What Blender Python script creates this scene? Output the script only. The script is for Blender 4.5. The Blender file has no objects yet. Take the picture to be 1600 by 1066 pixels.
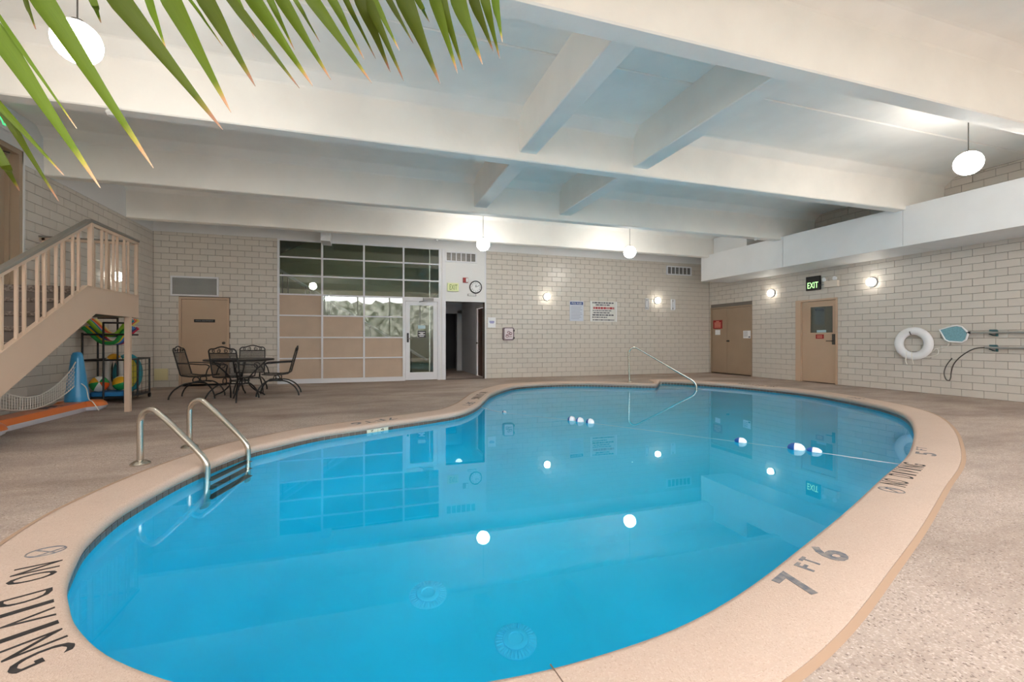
import bpy, bmesh, math, random
from mathutils import Vector, Matrix
random.seed(7)
SC = bpy.context.scene
COL = SC.collection
PI = math.pi

# ------------------------------------------------------------------ camera
F, HY, U0, H = 711.0, 531.0, 570.0, 1.10       # focal length (px of 1600), horizon row, depth vanishing point, eye height
TH = math.atan((800 - U0) / F); CT, ST = math.cos(TH), math.sin(TH)
cam = bpy.data.cameras.new('camera'); cam.lens = 16.0; cam.sensor_width = 36.0
cam.shift_y = (HY - 533.0) / 1600.0; cam.clip_start = 0.05
co = bpy.data.objects.new('camera', cam); COL.objects.link(co)
co.location = (0, 0, H); co.rotation_euler = (PI / 2, 0, -TH)
SC.camera = co

# ------------------------------------------------------------------ world, light, exposure
VS = SC.view_settings
VS.view_transform = 'Standard'; VS.look = 'None'; VS.gamma = 1.0; VS.use_curve_mapping = False
VS.exposure = 0.68
W = bpy.data.worlds.new('daylight'); SC.world = W; W.use_nodes = True
bg = W.node_tree.nodes['Background']; bg.inputs[0].default_value = (0.98, 0.985, 1.0, 1); bg.inputs[1].default_value = 7.2
GLOBE_E, SCONCE_E, UNDER_E = 34.0, 14.0, 84.0
# the long window behind the camera lets the daylight in (a portal guides the sky light through it)
pl = bpy.data.lights.new('daylight_portal', 'AREA'); pl.shape = 'RECTANGLE'; pl.size = 14.6; pl.size_y = 3.0
pl.cycles.is_portal = True
po = bpy.data.objects.new('daylight_portal', pl); COL.objects.link(po)
po.location = (3.2, -3.0, 2.7); po.rotation_euler = (PI / 2, 0, PI)   # emits towards +Y
SC.cycles.diffuse_bounces = 6; SC.cycles.max_bounces = 12; SC.cycles.transparent_max_bounces = 16
SC.cycles.sample_clamp_indirect = 6.0

# ------------------------------------------------------------------ pixel helpers (pixel -> direction; distance from the surface touched)
def ray(u, v):
    xc = (u - 800) / F
    return (xc * CT + ST, -xc * ST + CT, (HY - v) / F)
def onZ(u, v, Z=0.0):
    r = ray(u, v); t = (Z - H) / r[2]; return (r[0] * t, r[1] * t)
def onY(u, v, Y):
    r = ray(u, v); t = Y / r[1]; return (r[0] * t, H + r[2] * t)
def onX(u, v, X):
    r = ray(u, v); t = X / r[0]; return (r[1] * t, H + r[2] * t)
def atC(u, v, zc):
    r = ray(u, v); return Vector((r[0] * zc, r[1] * zc, H + r[2] * zc))
def refr(u, v, Z):
    """pixel -> point at height Z below the water, bent at the surface"""
    r = Vector(ray(u, v)).normalized(); P = Vector((0, 0, H)) + r * ((WATER - H) / r.z)
    k = r / 1.333; c = math.sqrt(1 - (k.x ** 2 + k.y ** 2)); d = Vector((k.x, k.y, -c)); t = (Z - WATER) / d.z
    return P.x + d.x * t, P.y + d.y * t
def depth(x, y): return x * ST + y * CT

# ------------------------------------------------------------------ materials
def lin(c):
    return tuple(((x / 255) / 12.92 if x / 255 <= 0.04045 else ((x / 255 + 0.055) / 1.055) ** 2.4) for x in c)
MATS = {}
def mat(name, rgb, rough=0.6, metal=0.0, spec=0.5, var=0.0, vscale=8.0, bump=0.0, bscale=60.0, rnd=0.0, rgb2=None, emit=0.0, coat=0.0):
    if name in MATS: return MATS[name]
    m = bpy.data.materials.new(name); m.use_nodes = True; MATS[name] = m
    nt = m.node_tree; N = nt.nodes; L = nt.links
    b = N['Principled BSDF']
    c = lin(rgb)
    b.inputs['Base Color'].default_value = (*c, 1); b.inputs['Roughness'].default_value = rough
    b.inputs['Metallic'].default_value = metal; b.inputs['Specular IOR Level'].default_value = spec
    if coat: b.inputs['Coat Weight'].default_value = coat; b.inputs['Coat Roughness'].default_value = 0.1
    if emit:
        b.inputs['Emission Color'].default_value = (*c, 1); b.inputs['Emission Strength'].default_value = emit
    if var or bump or rnd or rgb2:
        tc = N.new('ShaderNodeTexCoord')
    src = None
    if var or rgb2:
        nz = N.new('ShaderNodeTexNoise'); nz.inputs['Scale'].default_value = vscale; nz.inputs['Detail'].default_value = 5
        L.new(tc.outputs['Object'], nz.inputs['Vector'])
        mx = N.new('ShaderNodeMix'); mx.data_type = 'RGBA'
        c2 = lin(rgb2) if rgb2 else tuple(max(0, x * (1 - var)) for x in c)
        c1 = c if rgb2 else tuple(min(1, x * (1 + var * 0.6)) for x in c)
        mx.inputs[6].default_value = (*c1, 1); mx.inputs[7].default_value = (*c2, 1)
        rp = N.new('ShaderNodeValToRGB'); rp.color_ramp.elements[0].position = 0.35; rp.color_ramp.elements[1].position = 0.65
        L.new(nz.outputs[0], rp.inputs[0]); L.new(rp.outputs[0], mx.inputs[0]); src = mx.outputs[2]
        L.new(src, b.inputs['Base Color'])
    if rnd:
        oi = N.new('ShaderNodeObjectInfo'); mr = N.new('ShaderNodeMapRange')
        mr.inputs[3].default_value = 1 - rnd; mr.inputs[4].default_value = 1 + rnd
        L.new(oi.outputs['Random'], mr.inputs[0])
        hs = N.new('ShaderNodeHueSaturation'); L.new(mr.outputs[0], hs.inputs['Value'])
        if src: L.new(src, hs.inputs['Color'])
        else: hs.inputs['Color'].default_value = (*c, 1)
        L.new(hs.outputs[0], b.inputs['Base Color'])
    if bump:
        n2 = N.new('ShaderNodeTexNoise'); n2.inputs['Scale'].default_value = bscale; n2.inputs['Detail'].default_value = 4
        L.new(tc.outputs['Object'], n2.inputs['Vector'])
        bp = N.new('ShaderNodeBump'); bp.inputs['Strength'].default_value = bump; bp.inputs['Distance'].default_value = 0.01
        L.new(n2.outputs[0], bp.inputs['Height']); L.new(bp.outputs[0], b.inputs['Normal'])
    return m

def glassy(name, tint, ior=1.45, rough=0.0, wave=0.0, extra=0.0):
    """clear sheet: straight-through transparent + Fresnel mirror (lamps still light what lies behind)"""
    m = bpy.data.materials.new(name); m.use_nodes = True; MATS[name] = m
    nt = m.node_tree; N = nt.nodes; L = nt.links; N.remove(N['Principled BSDF'])
    out = N['Material Output']
    tr = N.new('ShaderNodeBsdfTransparent'); tr.inputs[0].default_value = (*tint, 1)
    gl = N.new('ShaderNodeBsdfGlossy'); gl.inputs['Roughness'].default_value = rough; gl.inputs['Color'].default_value = (1, 1, 1, 1)
    fr = N.new('ShaderNodeFresnel'); fr.inputs['IOR'].default_value = ior
    mx = N.new('ShaderNodeMixShader')
    if extra:
        ad = N.new('ShaderNodeMath'); ad.operation = 'ADD'; ad.use_clamp = True; ad.inputs[1].default_value = extra
        L.new(fr.outputs[0], ad.inputs[0]); L.new(ad.outputs[0], mx.inputs[0])
    else:
        L.new(fr.outputs[0], mx.inputs[0])
    L.new(tr.outputs[0], mx.inputs[1]); L.new(gl.outputs[0], mx.inputs[2]); L.new(mx.outputs[0], out.inputs[0])
    if wave:
        tc = N.new('ShaderNodeTexCoord'); nz = N.new('ShaderNodeTexNoise'); nz.inputs['Scale'].default_value = 2.2; nz.inputs['Detail'].default_value = 2
        L.new(tc.outputs['Object'], nz.inputs['Vector'])
        bp = N.new('ShaderNodeBump'); bp.inputs['Strength'].default_value = wave; bp.inputs['Distance'].default_value = 0.01
        L.new(nz.outputs[0], bp.inputs['Height']); L.new(bp.outputs[0], gl.inputs['Normal']); L.new(bp.outputs[0], fr.inputs['Normal'])
    return m

def deck_mat(name, c1, c2, cd, speck, sscale, stain=0.0):
    """exposed pebble concrete: pebble cells, fine grain, broad stains"""
    m = bpy.data.materials.new(name); m.use_nodes = True; MATS[name] = m
    nt = m.node_tree; N = nt.nodes; L = nt.links; b = N['Principled BSDF']; b.inputs['Roughness'].default_value = 0.75
    b.inputs['Specular IOR Level'].default_value = 0.35
    tc = N.new('ShaderNodeTexCoord')
    vo = N.new('ShaderNodeTexVoronoi'); vo.inputs['Scale'].default_value = sscale; L.new(tc.outputs['Object'], vo.inputs['Vector'])
    sep = N.new('ShaderNodeSeparateColor'); L.new(vo.outputs['Color'], sep.inputs[0])
    rp = N.new('ShaderNodeValToRGB'); e = rp.color_ramp.elements
    e[0].position = 0.0; e[0].color = (*lin(cd), 1); e[1].position = 1.0; e[1].color = (*lin(c2), 1)
    k = e.new(0.12); k.color = (*lin(c1), 1); k = e.new(0.75); k.color = (*lin(c1), 1)
    L.new(sep.outputs[0], rp.inputs[0])
    mx0 = N.new('ShaderNodeMix'); mx0.data_type = 'RGBA'; mx0.inputs[0].default_value = speck
    mx0.inputs[6].default_value = (*lin(c1), 1); L.new(rp.outputs[0], mx0.inputs[7])
    nz = N.new('ShaderNodeTexNoise'); nz.inputs['Scale'].default_value = 0.8; nz.inputs['Detail'].default_value = 6; nz.inputs['Roughness'].default_value = 0.65
    mp = N.new('ShaderNodeMapping'); mp.inputs['Scale'].default_value = (0.7, 1.6, 1); L.new(tc.outputs['Object'], mp.inputs[0]); L.new(mp.outputs[0], nz.inputs['Vector'])
    r2 = N.new('ShaderNodeValToRGB'); r2.color_ramp.elements[0].position = 0.4; r2.color_ramp.elements[1].position = 0.68
    L.new(nz.outputs[0], r2.inputs[0])
    mul = N.new('ShaderNodeMath'); mul.operation = 'MULTIPLY'; mul.inputs[1].default_value = stain; L.new(r2.outputs[0], mul.inputs[0])
    mx = N.new('ShaderNodeMix'); mx.data_type = 'RGBA'; L.new(mul.outputs[0], mx.inputs[0]); L.new(mx0.outputs[2], mx.inputs[6])
    mx.inputs[7].default_value = (*lin((112, 92, 80)), 1)
    L.new(mx.outputs[2], b.inputs['Base Color'])
    bp = N.new('ShaderNodeBump'); bp.inputs['Strength'].default_value = 0.35; bp.inputs['Distance'].default_value = 0.004
    L.new(vo.outputs['Distance'], bp.inputs['Height']); L.new(bp.outputs[0], b.inputs['Normal'])
    return m

M_BLOCK = mat('glazed_block', (206, 199, 190), 0.28, rnd=0.035, bump=0.06, bscale=9)
M_GROUT = mat('grout', (118, 110, 102), 0.9)
M_WHITE = mat('white_paint', (226, 226, 226), 0.55, bump=0.08, bscale=30)
M_PLASTER = mat('white_plaster', (222, 222, 222), 0.7, bump=0.1, bscale=25)
M_CONC = mat('painted_concrete', (251, 247, 240), 0.62, var=0.04, vscale=1.5, bump=0.25, bscale=14)
M_SOFF = mat('white_board', (232, 233, 234), 0.5, var=0.02, vscale=3)
M_DECK = deck_mat('pebble_deck', (178, 161, 149), (208, 193, 183), (122, 106, 97), 0.9, 140, stain=0.65)
M_COPE = deck_mat('coping_concrete', (204, 180, 163), (216, 196, 181), (186, 160, 142), 0.7, 190, stain=0.10)
M_POOL = mat('pool_plaster', (0, 200, 234), 0.7, var=0.06, vscale=1.2)
def water_mat():
    m = bpy.data.materials.new('pool_water'); m.use_nodes = True; N = m.node_tree.nodes; L = m.node_tree.links; N.remove(N['Principled BSDF'])
    g = N.new('ShaderNodeBsdfGlass'); g.inputs['IOR'].default_value = 1.333; g.inputs['Roughness'].default_value = 0.0; g.inputs['Color'].default_value = (0.80, 0.98, 1.0, 1)
    tc = N.new('ShaderNodeTexCoord'); nz = N.new('ShaderNodeTexNoise'); nz.inputs['Scale'].default_value = 1.6; nz.inputs['Detail'].default_value = 2
    L.new(tc.outputs['Object'], nz.inputs['Vector']); bp = N.new('ShaderNodeBump'); bp.inputs['Strength'].default_value = 0.05; bp.inputs['Distance'].default_value = 0.01
    L.new(nz.outputs[0], bp.inputs['Height']); L.new(bp.outputs[0], g.inputs['Normal']); L.new(g.outputs[0], N['Material Output'].inputs[0]); return m
M_WATER = water_mat()
M_GLASS = glassy('window_glass', (0.80, 0.86, 0.80), 1.5, 0.0, extra=0.03)
M_TILE = mat('dark_waterline_tile', (104, 90, 80), 0.3, rnd=0.15)
M_TILEW = mat('white_waterline_tile', (222, 222, 200), 0.3)
M_TILEG = mat('tile_grout', (205, 200, 185), 0.8)
M_TAN = mat('tan_paint', (206, 180, 158), 0.45, var=0.03, vscale=2)
M_DOOR = mat('door_tan_paint', (188, 162, 138), 0.42, var=0.03, vscale=2)
M_DOORD = mat('door_brown_tan', (160, 138, 116), 0.45, var=0.05, vscale=2)
M_FRAME = mat('door_frame_tan', (196, 168, 144), 0.4)
M_PANEL = mat('tan_wall_panel', (190, 168, 148), 0.55, var=0.05, vscale=3)
M_ALU = mat('white_aluminium', (222, 223, 228), 0.35)
M_STEEL = mat('brushed_steel', (205, 200, 190), 0.24, metal=1.0)
M_DSTEEL = mat('dark_steel', (92, 88, 84), 0.35, metal=0.9)
M_IRON = mat('black_iron', (22, 22, 24), 0.45)
M_BLACK = mat('black_plastic', (18, 18, 20), 0.4)
M_GREYM = mat('grey_metal', (138, 138, 138), 0.45, metal=0.3)
M_GREYP = mat('grey_plastic', (150, 150, 150), 0.5)
M_LINEN = mat('cap_rail_grey', (126, 120, 112), 0.45)
M_CARPET = mat('stair_carpet', (148, 134, 124), 0.95, rgb2=(96, 84, 76), vscale=40, bump=0.5, bscale=120)
M_PAINTK = mat('black_deck_paint', (52, 46, 44), 0.8, rgb2=(30, 27, 26), vscale=18)
M_PAINTG = mat('worn_grey_deck_paint', (92, 96, 106), 0.85, rgb2=(140, 132, 126), vscale=30)
M_PAPER = mat('paper', (236, 236, 238), 0.6)
M_GLOBE = mat('lit_globe', (255, 250, 243), 0.4, emit=GLOBE_E)
M_SCONCE = mat('lit_sconce', (255, 246, 230), 0.4, emit=SCONCE_E)
M_RED = mat('red_sign', (150, 26, 26), 0.5)
M_INK = mat('print_ink', (80, 80, 92), 0.7)
M_INKR = mat('red_ink', (178, 60, 66), 0.7)
M_BLUE = mat('sign_blue', (40, 70, 130), 0.5)

# ------------------------------------------------------------------ mesh builder
class MB:
    def __init__(s): s.v = []; s.f = []; s.uv = None
    def add(s, vs, fs):
        o = len(s.v); s.v += [tuple(p) for p in vs]; s.f += [tuple(i + o for i in f) for f in fs]; return s
    def box(s, x0, x1, y0, y1, z0, z1):
        if x0 > x1: x0, x1 = x1, x0
        if y0 > y1: y0, y1 = y1, y0
        if z0 > z1: z0, z1 = z1, z0
        vs = [(x0, y0, z0), (x1, y0, z0), (x1, y1, z0), (x0, y1, z0), (x0, y0, z1), (x1, y0, z1), (x1, y1, z1), (x0, y1, z1)]
        return s.add(vs, [(3, 2, 1, 0), (4, 5, 6, 7), (0, 1, 5, 4), (1, 2, 6, 5), (2, 3, 7, 6), (3, 0, 4, 7)])
    def prism(s, poly, axis, a0, a1):
        """poly: list of 2D points; axis 'x' (pts=(y,z)), 'y' (pts=(x,z)), 'z' (pts=(x,y))"""
        def P(p, a):
            return {'x': (a, p[0], p[1]), 'y': (p[0], a, p[1]), 'z': (p[0], p[1], a)}[axis]
        n = len(poly); vs = [P(p, a0) for p in poly] + [P(p, a1) for p in poly]
        fs = [tuple(range(n))[::-1], tuple(range(n, 2 * n))] + [(i, (i + 1) % n, n + (i + 1) % n, n + i) for i in range(n)]
        return s.add(vs, fs)
    def tube(s, pts, r, n=8, closed=False, caps=True):
        pts = [Vector(p) for p in pts]; m = len(pts); rs = r if isinstance(r, (list, tuple)) else [r] * m
        ring = []; up = None; base = len(s.v)
        for i in range(m):
            if closed: t = (pts[(i + 1) % m] - pts[i - 1])
            else: t = pts[min(i + 1, m - 1)] - pts[max(i - 1, 0)]
            t = t.normalized() if t.length > 1e-9 else Vector((0, 0, 1))
            if up is None:
                up = Vector((0, 0, 1)) if abs(t.z) < 0.9 else Vector((1, 0, 0))
            a = (up - t * up.dot(t)); a = a.normalized() if a.length > 1e-6 else t.orthogonal().normalized()
            up = a; b = t.cross(a)
            for k in range(n):
                an = 2 * PI * k / n; s.v.append(tuple(pts[i] + (a * math.cos(an) + b * math.sin(an)) * rs[i]))
        for i in range(m if closed else m - 1):
            j = (i + 1) % m
            for k in range(n):
                k2 = (k + 1) % n
                s.f.append((base + i * n + k, base + i * n + k2, base + j * n + k2, base + j * n + k))
        if caps and not closed:
            s.f.append(tuple(base + k for k in range(n))[::-1]); s.f.append(tuple(base + (m - 1) * n + k for k in range(n)))
        return s
    def lathe(s, prof, c=(0, 0, 0), n=24, axis='z', flip=1):
        """prof: (radius, height) list"""
        base = len(s.v)
        for (r, h) in prof:
            for k in range(n):
                a = 2 * PI * k / n; x, y, z = r * math.cos(a), r * math.sin(a), h
                if axis == 'y': x, y, z = x, flip * z, y
                if axis == 'x': x, y, z = flip * z, x, y
                s.v.append((c[0] + x, c[1] + y, c[2] + z))
        m = len(prof)
        for i in range(m - 1):
            for k in range(n):
                k2 = (k + 1) % n; s.f.append((base + i * n + k, base + i * n + k2, base + (i + 1) * n + k2, base + (i + 1) * n + k))
        s.f.append(tuple(base + k for k in range(n))[::-1]); s.f.append(tuple(base + (m - 1) * n + k for k in range(n)))
        return s
    def sphere(s, c, r, n=24, m=12, sc=(1, 1, 1)):
        prof = [(max(1e-4, math.sin(PI * i / m)) * r, -math.cos(PI * i / m) * r) for i in range(m + 1)]
        b0 = len(s.v); s.lathe(prof, (0, 0, 0), n)
        for i in range(b0, len(s.v)):
            x, y, z = s.v[i]; s.v[i] = (c[0] + x * sc[0], c[1] + y * sc[1], c[2] + z * sc[2])
        return s
    def build(s, name, m=None, parent=None, origin=(0, 0, 0), smooth=False, bevel=0.0, kind=None, uv=None, up=False):
        me = bpy.data.meshes.new(name)
        me.from_pydata([(x - origin[0], y - origin[1], z - origin[2]) for x, y, z in s.v], [], s.f); me.update()
        bm = bmesh.new(); bm.from_mesh(me); bmesh.ops.recalc_face_normals(bm, faces=bm.faces)
        if up:
            bm.normal_update()
            for f in bm.faces:
                if f.normal.z < 0: f.normal_flip()
        bm.to_mesh(me); bm.free()
        if uv:
            ul = me.uv_layers.new(name='UVMap')
            for lp in me.loops: ul.data[lp.index].uv = uv[lp.vertex_index]
        if smooth:
            for p in me.polygons: p.use_smooth = True
            try: me.set_sharp_from_angle(angle=math.radians(40))
            except Exception: pass
        if m: me.materials.append(m)
        o = bpy.data.objects.new(name, me); COL.objects.link(o)
        if parent is not None:
            o.parent = parent
        else: o.location = origin
        if bevel:
            bv = o.modifiers.new('bevel', 'BEVEL'); bv.width = bevel; bv.segments = 2; bv.limit_method = 'ANGLE'
        if kind: o['kind'] = kind
        return o

def tag(o, label, cat=None, group=None, kind=None):
    o['label'] = label
    if cat: o['category'] = cat
    if group: o['group'] = group
    if kind: o['kind'] = kind
    return o
def thing(name, label, cat, loc=(0, 0, 0), rz=0.0, group=None, kind=None):
    o = bpy.data.objects.new(name, None); COL.objects.link(o); o.empty_display_size = 0.1
    o.location = loc; o.rotation_euler = (0, 0, rz); return tag(o, label, cat, group, kind)
def copy_tree(o, parent=None):
    c = o.copy(); COL.objects.link(c); c.parent = parent
    for ch in list(o.children): copy_tree(ch, c)
    return c
_tc = {}
def text_obj(name, body, origin, right, up, w, h, m, parent=None, porigin=(0, 0, 0), thick=0.002, stretch=True, bold=0.0):
    """raised/printed lettering as a thin mesh: centred at origin, box w x h spanned by right/up"""
    cu = bpy.data.curves.new(name, 'FONT'); cu.body = body; cu.size = 1.0; cu.align_x = 'CENTER'; cu.align_y = 'CENTER'
    cu.extrude = 0.01; cu.offset = bold; cu.resolution_u = 3
    tmp = bpy.data.objects.new('tmp', cu); COL.objects.link(tmp)
    dg = bpy.context.evaluated_depsgraph_get(); me = bpy.data.meshes.new_from_object(tmp.evaluated_get(dg))
    bpy.data.objects.remove(tmp); bpy.data.curves.remove(cu)
    xs = [v.co.x for v in me.vertices]; ys = [v.co.y for v in me.vertices]
    cx, cy = (min(xs) + max(xs)) / 2, (min(ys) + max(ys)) / 2; bw, bh = max(xs) - min(xs), max(ys) - min(ys)
    sx, sy = w / bw, h / bh
    if not stretch: sx = sy = min(sx, sy)
    R = Vector(right).normalized(); U = Vector(up).normalized(); Nn = R.cross(U)
    O = Vector(origin) - Vector(porigin)
    for v in me.vertices:
        p = v.co; v.co = O + R * ((p.x - cx) * sx) + U * ((p.y - cy) * sy) + Nn * ((p.z + 0.01) / 0.02 * thick)
    me.name = name; me.materials.clear(); me.materials.append(m)
    o = bpy.data.objects.new(name, me); COL.objects.link(o); o.parent = parent
    return o

def arc(cx, cy, r, a0, a1, n=8):
    return [(cx + r * math.cos(math.radians(a0 + (a1 - a0) * i / n)), cy + r * math.sin(math.radians(a0 + (a1 - a0) * i / n))) for i in range(n + 1)]
def catmull(pts, k=6, closed=False):
    P = [Vector(p) for p in pts]; n = len(P); out = []
    rng = range(n if closed else n - 1)
    for i in rng:
        p0 = P[(i - 1) % n] if closed or i > 0 else P[0]; p1 = P[i]; p2 = P[(i + 1) % n]
        p3 = P[(i + 2) % n] if closed or i + 2 < n else P[-1]
        for j in range(k):
            t = j / k
            out.append(0.5 * ((2 * p1) + (p2 - p0) * t + (2 * p0 - 5 * p1 + 4 * p2 - p3) * t * t + (3 * p1 - p0 - 3 * p2 + p3) * t ** 3))
    if not closed: out.append(P[-1])
    return out

# ------------------------------------------------------------------ room measures
XL, XR, YB, YF = -4.63, 11.0, 12.5, -3.0
ZB, ZS = 3.60, 4.28          # beam underside, slab underside
WATER = -0.105

# ------------------------------------------------------------------ pool outline (inner edge of the coping, anticlockwise)
OUT = [(-1.19, 2.41), (-1.046, 2.18), (-.81, 1.92), (-.45, 1.66), (0, 1.49), (.44, 1.425), (.816, 1.431), (1.185, 1.483), (1.62, 1.611),
       (2.24, 1.851), (3.0, 2.157), (3.97, 2.574), (4.93, 2.98), (5.97, 3.54), (6.7, 3.98), (7.335, 4.42), (7.78, 4.80), (8.12, 5.2), (8.36, 5.6), (8.72, 6.48),
       (8.90, 7.24), (8.88, 8.0), (8.68, 8.95), (8.22, 9.94), (7.85, 10.42), (7.62, 10.50)]
OUT2 = [(7.0, 9.76), (6.92, 9.70), (6.80, 9.72), (6.2, 10.1), (5.45, 10.55), (4.55, 10.74), (3.62, 10.53), (3.12, 10.05), (2.50, 9.10), (2.17, 8.35), (1.83, 7.55), (1.42, 6.92), (1.0, 6.63),
        (.42, 6.35), (.08, 6.17), (-.5, 5.87), (-.9, 5.47), (-1.115, 5.22), (-1.315, 4.72), (-1.43, 4.29), (-1.50, 3.8), (-1.508, 3.5), (-1.468, 3.15), (-1.39, 2.87), (-1.29, 2.6)]
sp = catmull([(x, y, 0) for x, y in OUT2 + OUT], 5)
OL = [Vector((p.x, p.y)) for p in sp]
# straight side of the step recess closes the loop; close back to the start
seg = [OL[-1].lerp(OL[0], t) for t in (0.25, 0.5, 0.75)]
OL = OL + seg
NO = len(OL)
def out_norm(i):
    t = OL[(i + 1) % NO] - OL[i - 1]; t.normalize(); return Vector((t.y, -t.x))
ON = [out_norm(i) for i in range(NO)]
CORNER = Vector((6.95, 9.73))
CW = []
for i in range(NO):
    d = (OL[i] - CORNER).length
    CW.append(0.10 + 0.28 * min(1.0, max(0.0, (d - 0.35) / 0.9)))
def ring(off_fn, z): return [(OL[i].x + ON[i].x * off_fn(i), OL[i].y + ON[i].y * off_fn(i), z) for i in range(NO)]
def strip(mb, rings):
    b = len(mb.v)
    for r in rings: mb.v += r
    n = len(rings[0])
    for k in range(len(rings) - 1):
        for i in range(n):
            j = (i + 1) % n
            mb.f.append((b + k * n + i, b + k * n + j, b + (k + 1) * n + j, b + (k + 1) * n + i))

# floor with the pool hole
def floor_obj():
    bm = bmesh.new()
    rect = [(XL - 0.3, YF - 0.2), (XR + 0.3, YF - 0.2), (XR + 0.3, YB + 0.15), (3.4, YB + 0.15), (3.4, 17.6), (-3.2, 17.6), (-3.2, YB + 0.15), (XL - 0.3, YB + 0.15)]
    def loop(ps):
        vs = [bm.verts.new((x, y, 0)) for x, y in ps]
        return [bm.edges.new((vs[i], vs[(i + 1) % len(vs)])) for i in range(len(vs))]
    e = loop(rect) + loop([(p[0], p[1]) for p in ring(lambda i: CW[i] + 0.002, 0)])
    bmesh.ops.triangle_fill(bm, use_beauty=True, use_dissolve=False, edges=e)
    c0 = Vector((3.5, 5.8))
    bm.normal_update()
    for f in bm.faces:
        if f.normal.z < 0: f.normal_flip()
    me = bpy.data.meshes.new('floor'); bm.to_mesh(me); bm.free(); me.materials.append(M_DECK)
    o = bpy.data.objects.new('floor', me); COL.objects.link(o)
    return tag(o, 'exposed pebble concrete deck running around the swimming pool', 'floor', kind='structure')
FLOOR = floor_obj()

mb = MB()
strip(mb, [ring(lambda i: CW[i] + 0.05, -0.002), ring(lambda i: CW[i] - 0.006, -0.002), ring(lambda i: CW[i] - 0.012, 0.004), ring(lambda i: 0.035, 0.006), ring(lambda i: 0.014, 0.000),
           ring(lambda i: 0.003, -0.014), ring(lambda i: 0.0, -0.032), ring(lambda i: 0.003, -0.052), ring(lambda i: 0.016, -0.064), ring(lambda i: 0.06, -0.066)])
COPING = tag(mb.build('pool_coping', M_COPE, smooth=True), 'smooth tan concrete coping band edging the pool', 'pool edge', kind='structure')
# darker seam groove outside the coping
mb = MB(); strip(mb, [ring(lambda i: CW[i] - 0.008, 0.0046), ring(lambda i: CW[i] + 0.022, 0.0015)])
mb.build('seam_filler', mat('seam_filler', (176, 146, 122), 0.9), COPING)

def zfloor(x, y):
    t = min(1, max(0, (depth(x - 2.2, y - 3.2)) / 8.5)); t = t * t * (3 - 2 * t)
    return -2.25 + 0.95 * t
CEN = Vector((3.6, 5.6))
def lring(t, zf):
    r = []
    for i in range(NO):
        p = OL[i] + ON[i] * 0.02; p = p.lerp(CEN, t); r.append((p.x, p.y, zf(p.x, p.y)))
    return r
mb = MB()
strip(mb, [ring(lambda i: 0.05, -0.064), ring(lambda i: 0.02, -0.064), ring(lambda i: 0.02, -0.17), ring(lambda i: 0.02, -0.72), lring(0.03, lambda x, y: min(-0.8, zfloor(x, y) + 0.3)), lring(0.07, lambda x, y: zfloor(x, y) + 0.10),
           lring(0.13, zfloor), lring(0.3, zfloor), lring(0.5, zfloor), lring(0.7, zfloor), lring(0.9, zfloor), lring(0.999, zfloor)])
BASIN = tag(mb.build('pool_basin', M_POOL, smooth=True), 'blue plastered pool basin under the water', 'pool', kind='structure')
mb = MB(); strip(mb, [lring(t, lambda x, y: WATER) for t in (0.0, 0.25, 0.5, 0.75, 0.999)])
WATERO = tag(mb.build('pool_water', M_WATER, smooth=True, up=True), 'calm clear blue water filling the kidney-shaped pool', 'water', kind='stuff')

# added lamps brightening the pool, on the near basin wall, unseen behind the coping
def added_under_lamp(p, label):
    e_ = min(range(NO), key=lambda i: (OL[i] - Vector(p)).length); q = OL[e_] + ON[e_] * 0.015; a = math.atan2(-ON[e_].y, -ON[e_].x)
    t = thing('added_pool_lamp', label, 'pool lamp', (q.x, q.y, -0.5), a, group='added underwater pool lamps')
    b = MB(); b.lathe([(0.15, 0.0), (0.15, 0.02), (0.13, 0.035), (0.125, 0.03)], (0, 0, 0), 28, 'x'); b.build('bezel', M_STEEL, t, smooth=True)
    b = MB(); b.lathe([(0.12, 0.02), (0.11, 0.04), (0.06, 0.055), (0.003, 0.06)], (0, 0, 0), 28, 'x'); b.build('lens', mat('added_pool_lens', (240, 250, 255), 0.4, emit=UNDER_E), t, smooth=True)
added_under_lamp((0.1, 1.47), 'added unseen underwater lamp in the basin wall below the coping joint')
added_under_lamp((2.7, 2.03), 'added unseen underwater lamp in the basin wall below the 7 FT 6 marking')
added_under_lamp((5.6, 3.32), 'added unseen underwater lamp opposite the pool step, facing the corridor')

# waterline tiles
cum = [0.0]
for i in range(NO): cum.append(cum[-1] + (OL[(i + 1) % NO] - OL[i]).length)
def at_s(s):
    s %= cum[-1]
    lo = 0
    while cum[lo + 1] < s: lo += 1
    t = (s - cum[lo]) / (cum[lo + 1] - cum[lo]); j = (lo + 1) % NO
    n = ON[lo].lerp(ON[j], t).normalized()
    return OL[lo].lerp(OL[j], t), n
PITCH = cum[-1] / round(cum[-1] / 0.078)
tiles = []
for k in range(round(cum[-1] / PITCH)):
    p, n = at_s((k + 0.5) * PITCH); q = p + n * 0.014
    face = -(n.x * -q.x + n.y * -q.y) / q.length       # >0: inner side faces the camera
    tiles.append((q, n, max(0.02, face) / depth(q.x, q.y) ** 2, k))
tile_me = None
def tile_mesh(m, nm):
    t = MB(); w, h2, d, g = PITCH * 0.93 / 2, 0.020, 0.006, 0.002
    # local: x along, y towards pool, z up; two courses read by a groove across the middle
    for sx in (-1, 1): pass
    prof = [(-0.054, 0), (-0.054, d), (-0.017, d), (-0.0155, d - 0.003), (-0.014, d), (0.0, d), (0.0, 0)]
    t.prism([(y, z) for z, y in prof], 'x', -w, w)
    o = t.build(nm, m); me = o.data; bpy.data.objects.remove(o); return me
TME = tile_mesh(M_TILE, 'waterline_tile'); TMW = tile_mesh(M_TILEW, 'white_marker_tile')
WM = Vector((0.17, 6.16))
order = sorted(tiles, key=lambda t: -t[2]); rest = MB()
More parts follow.
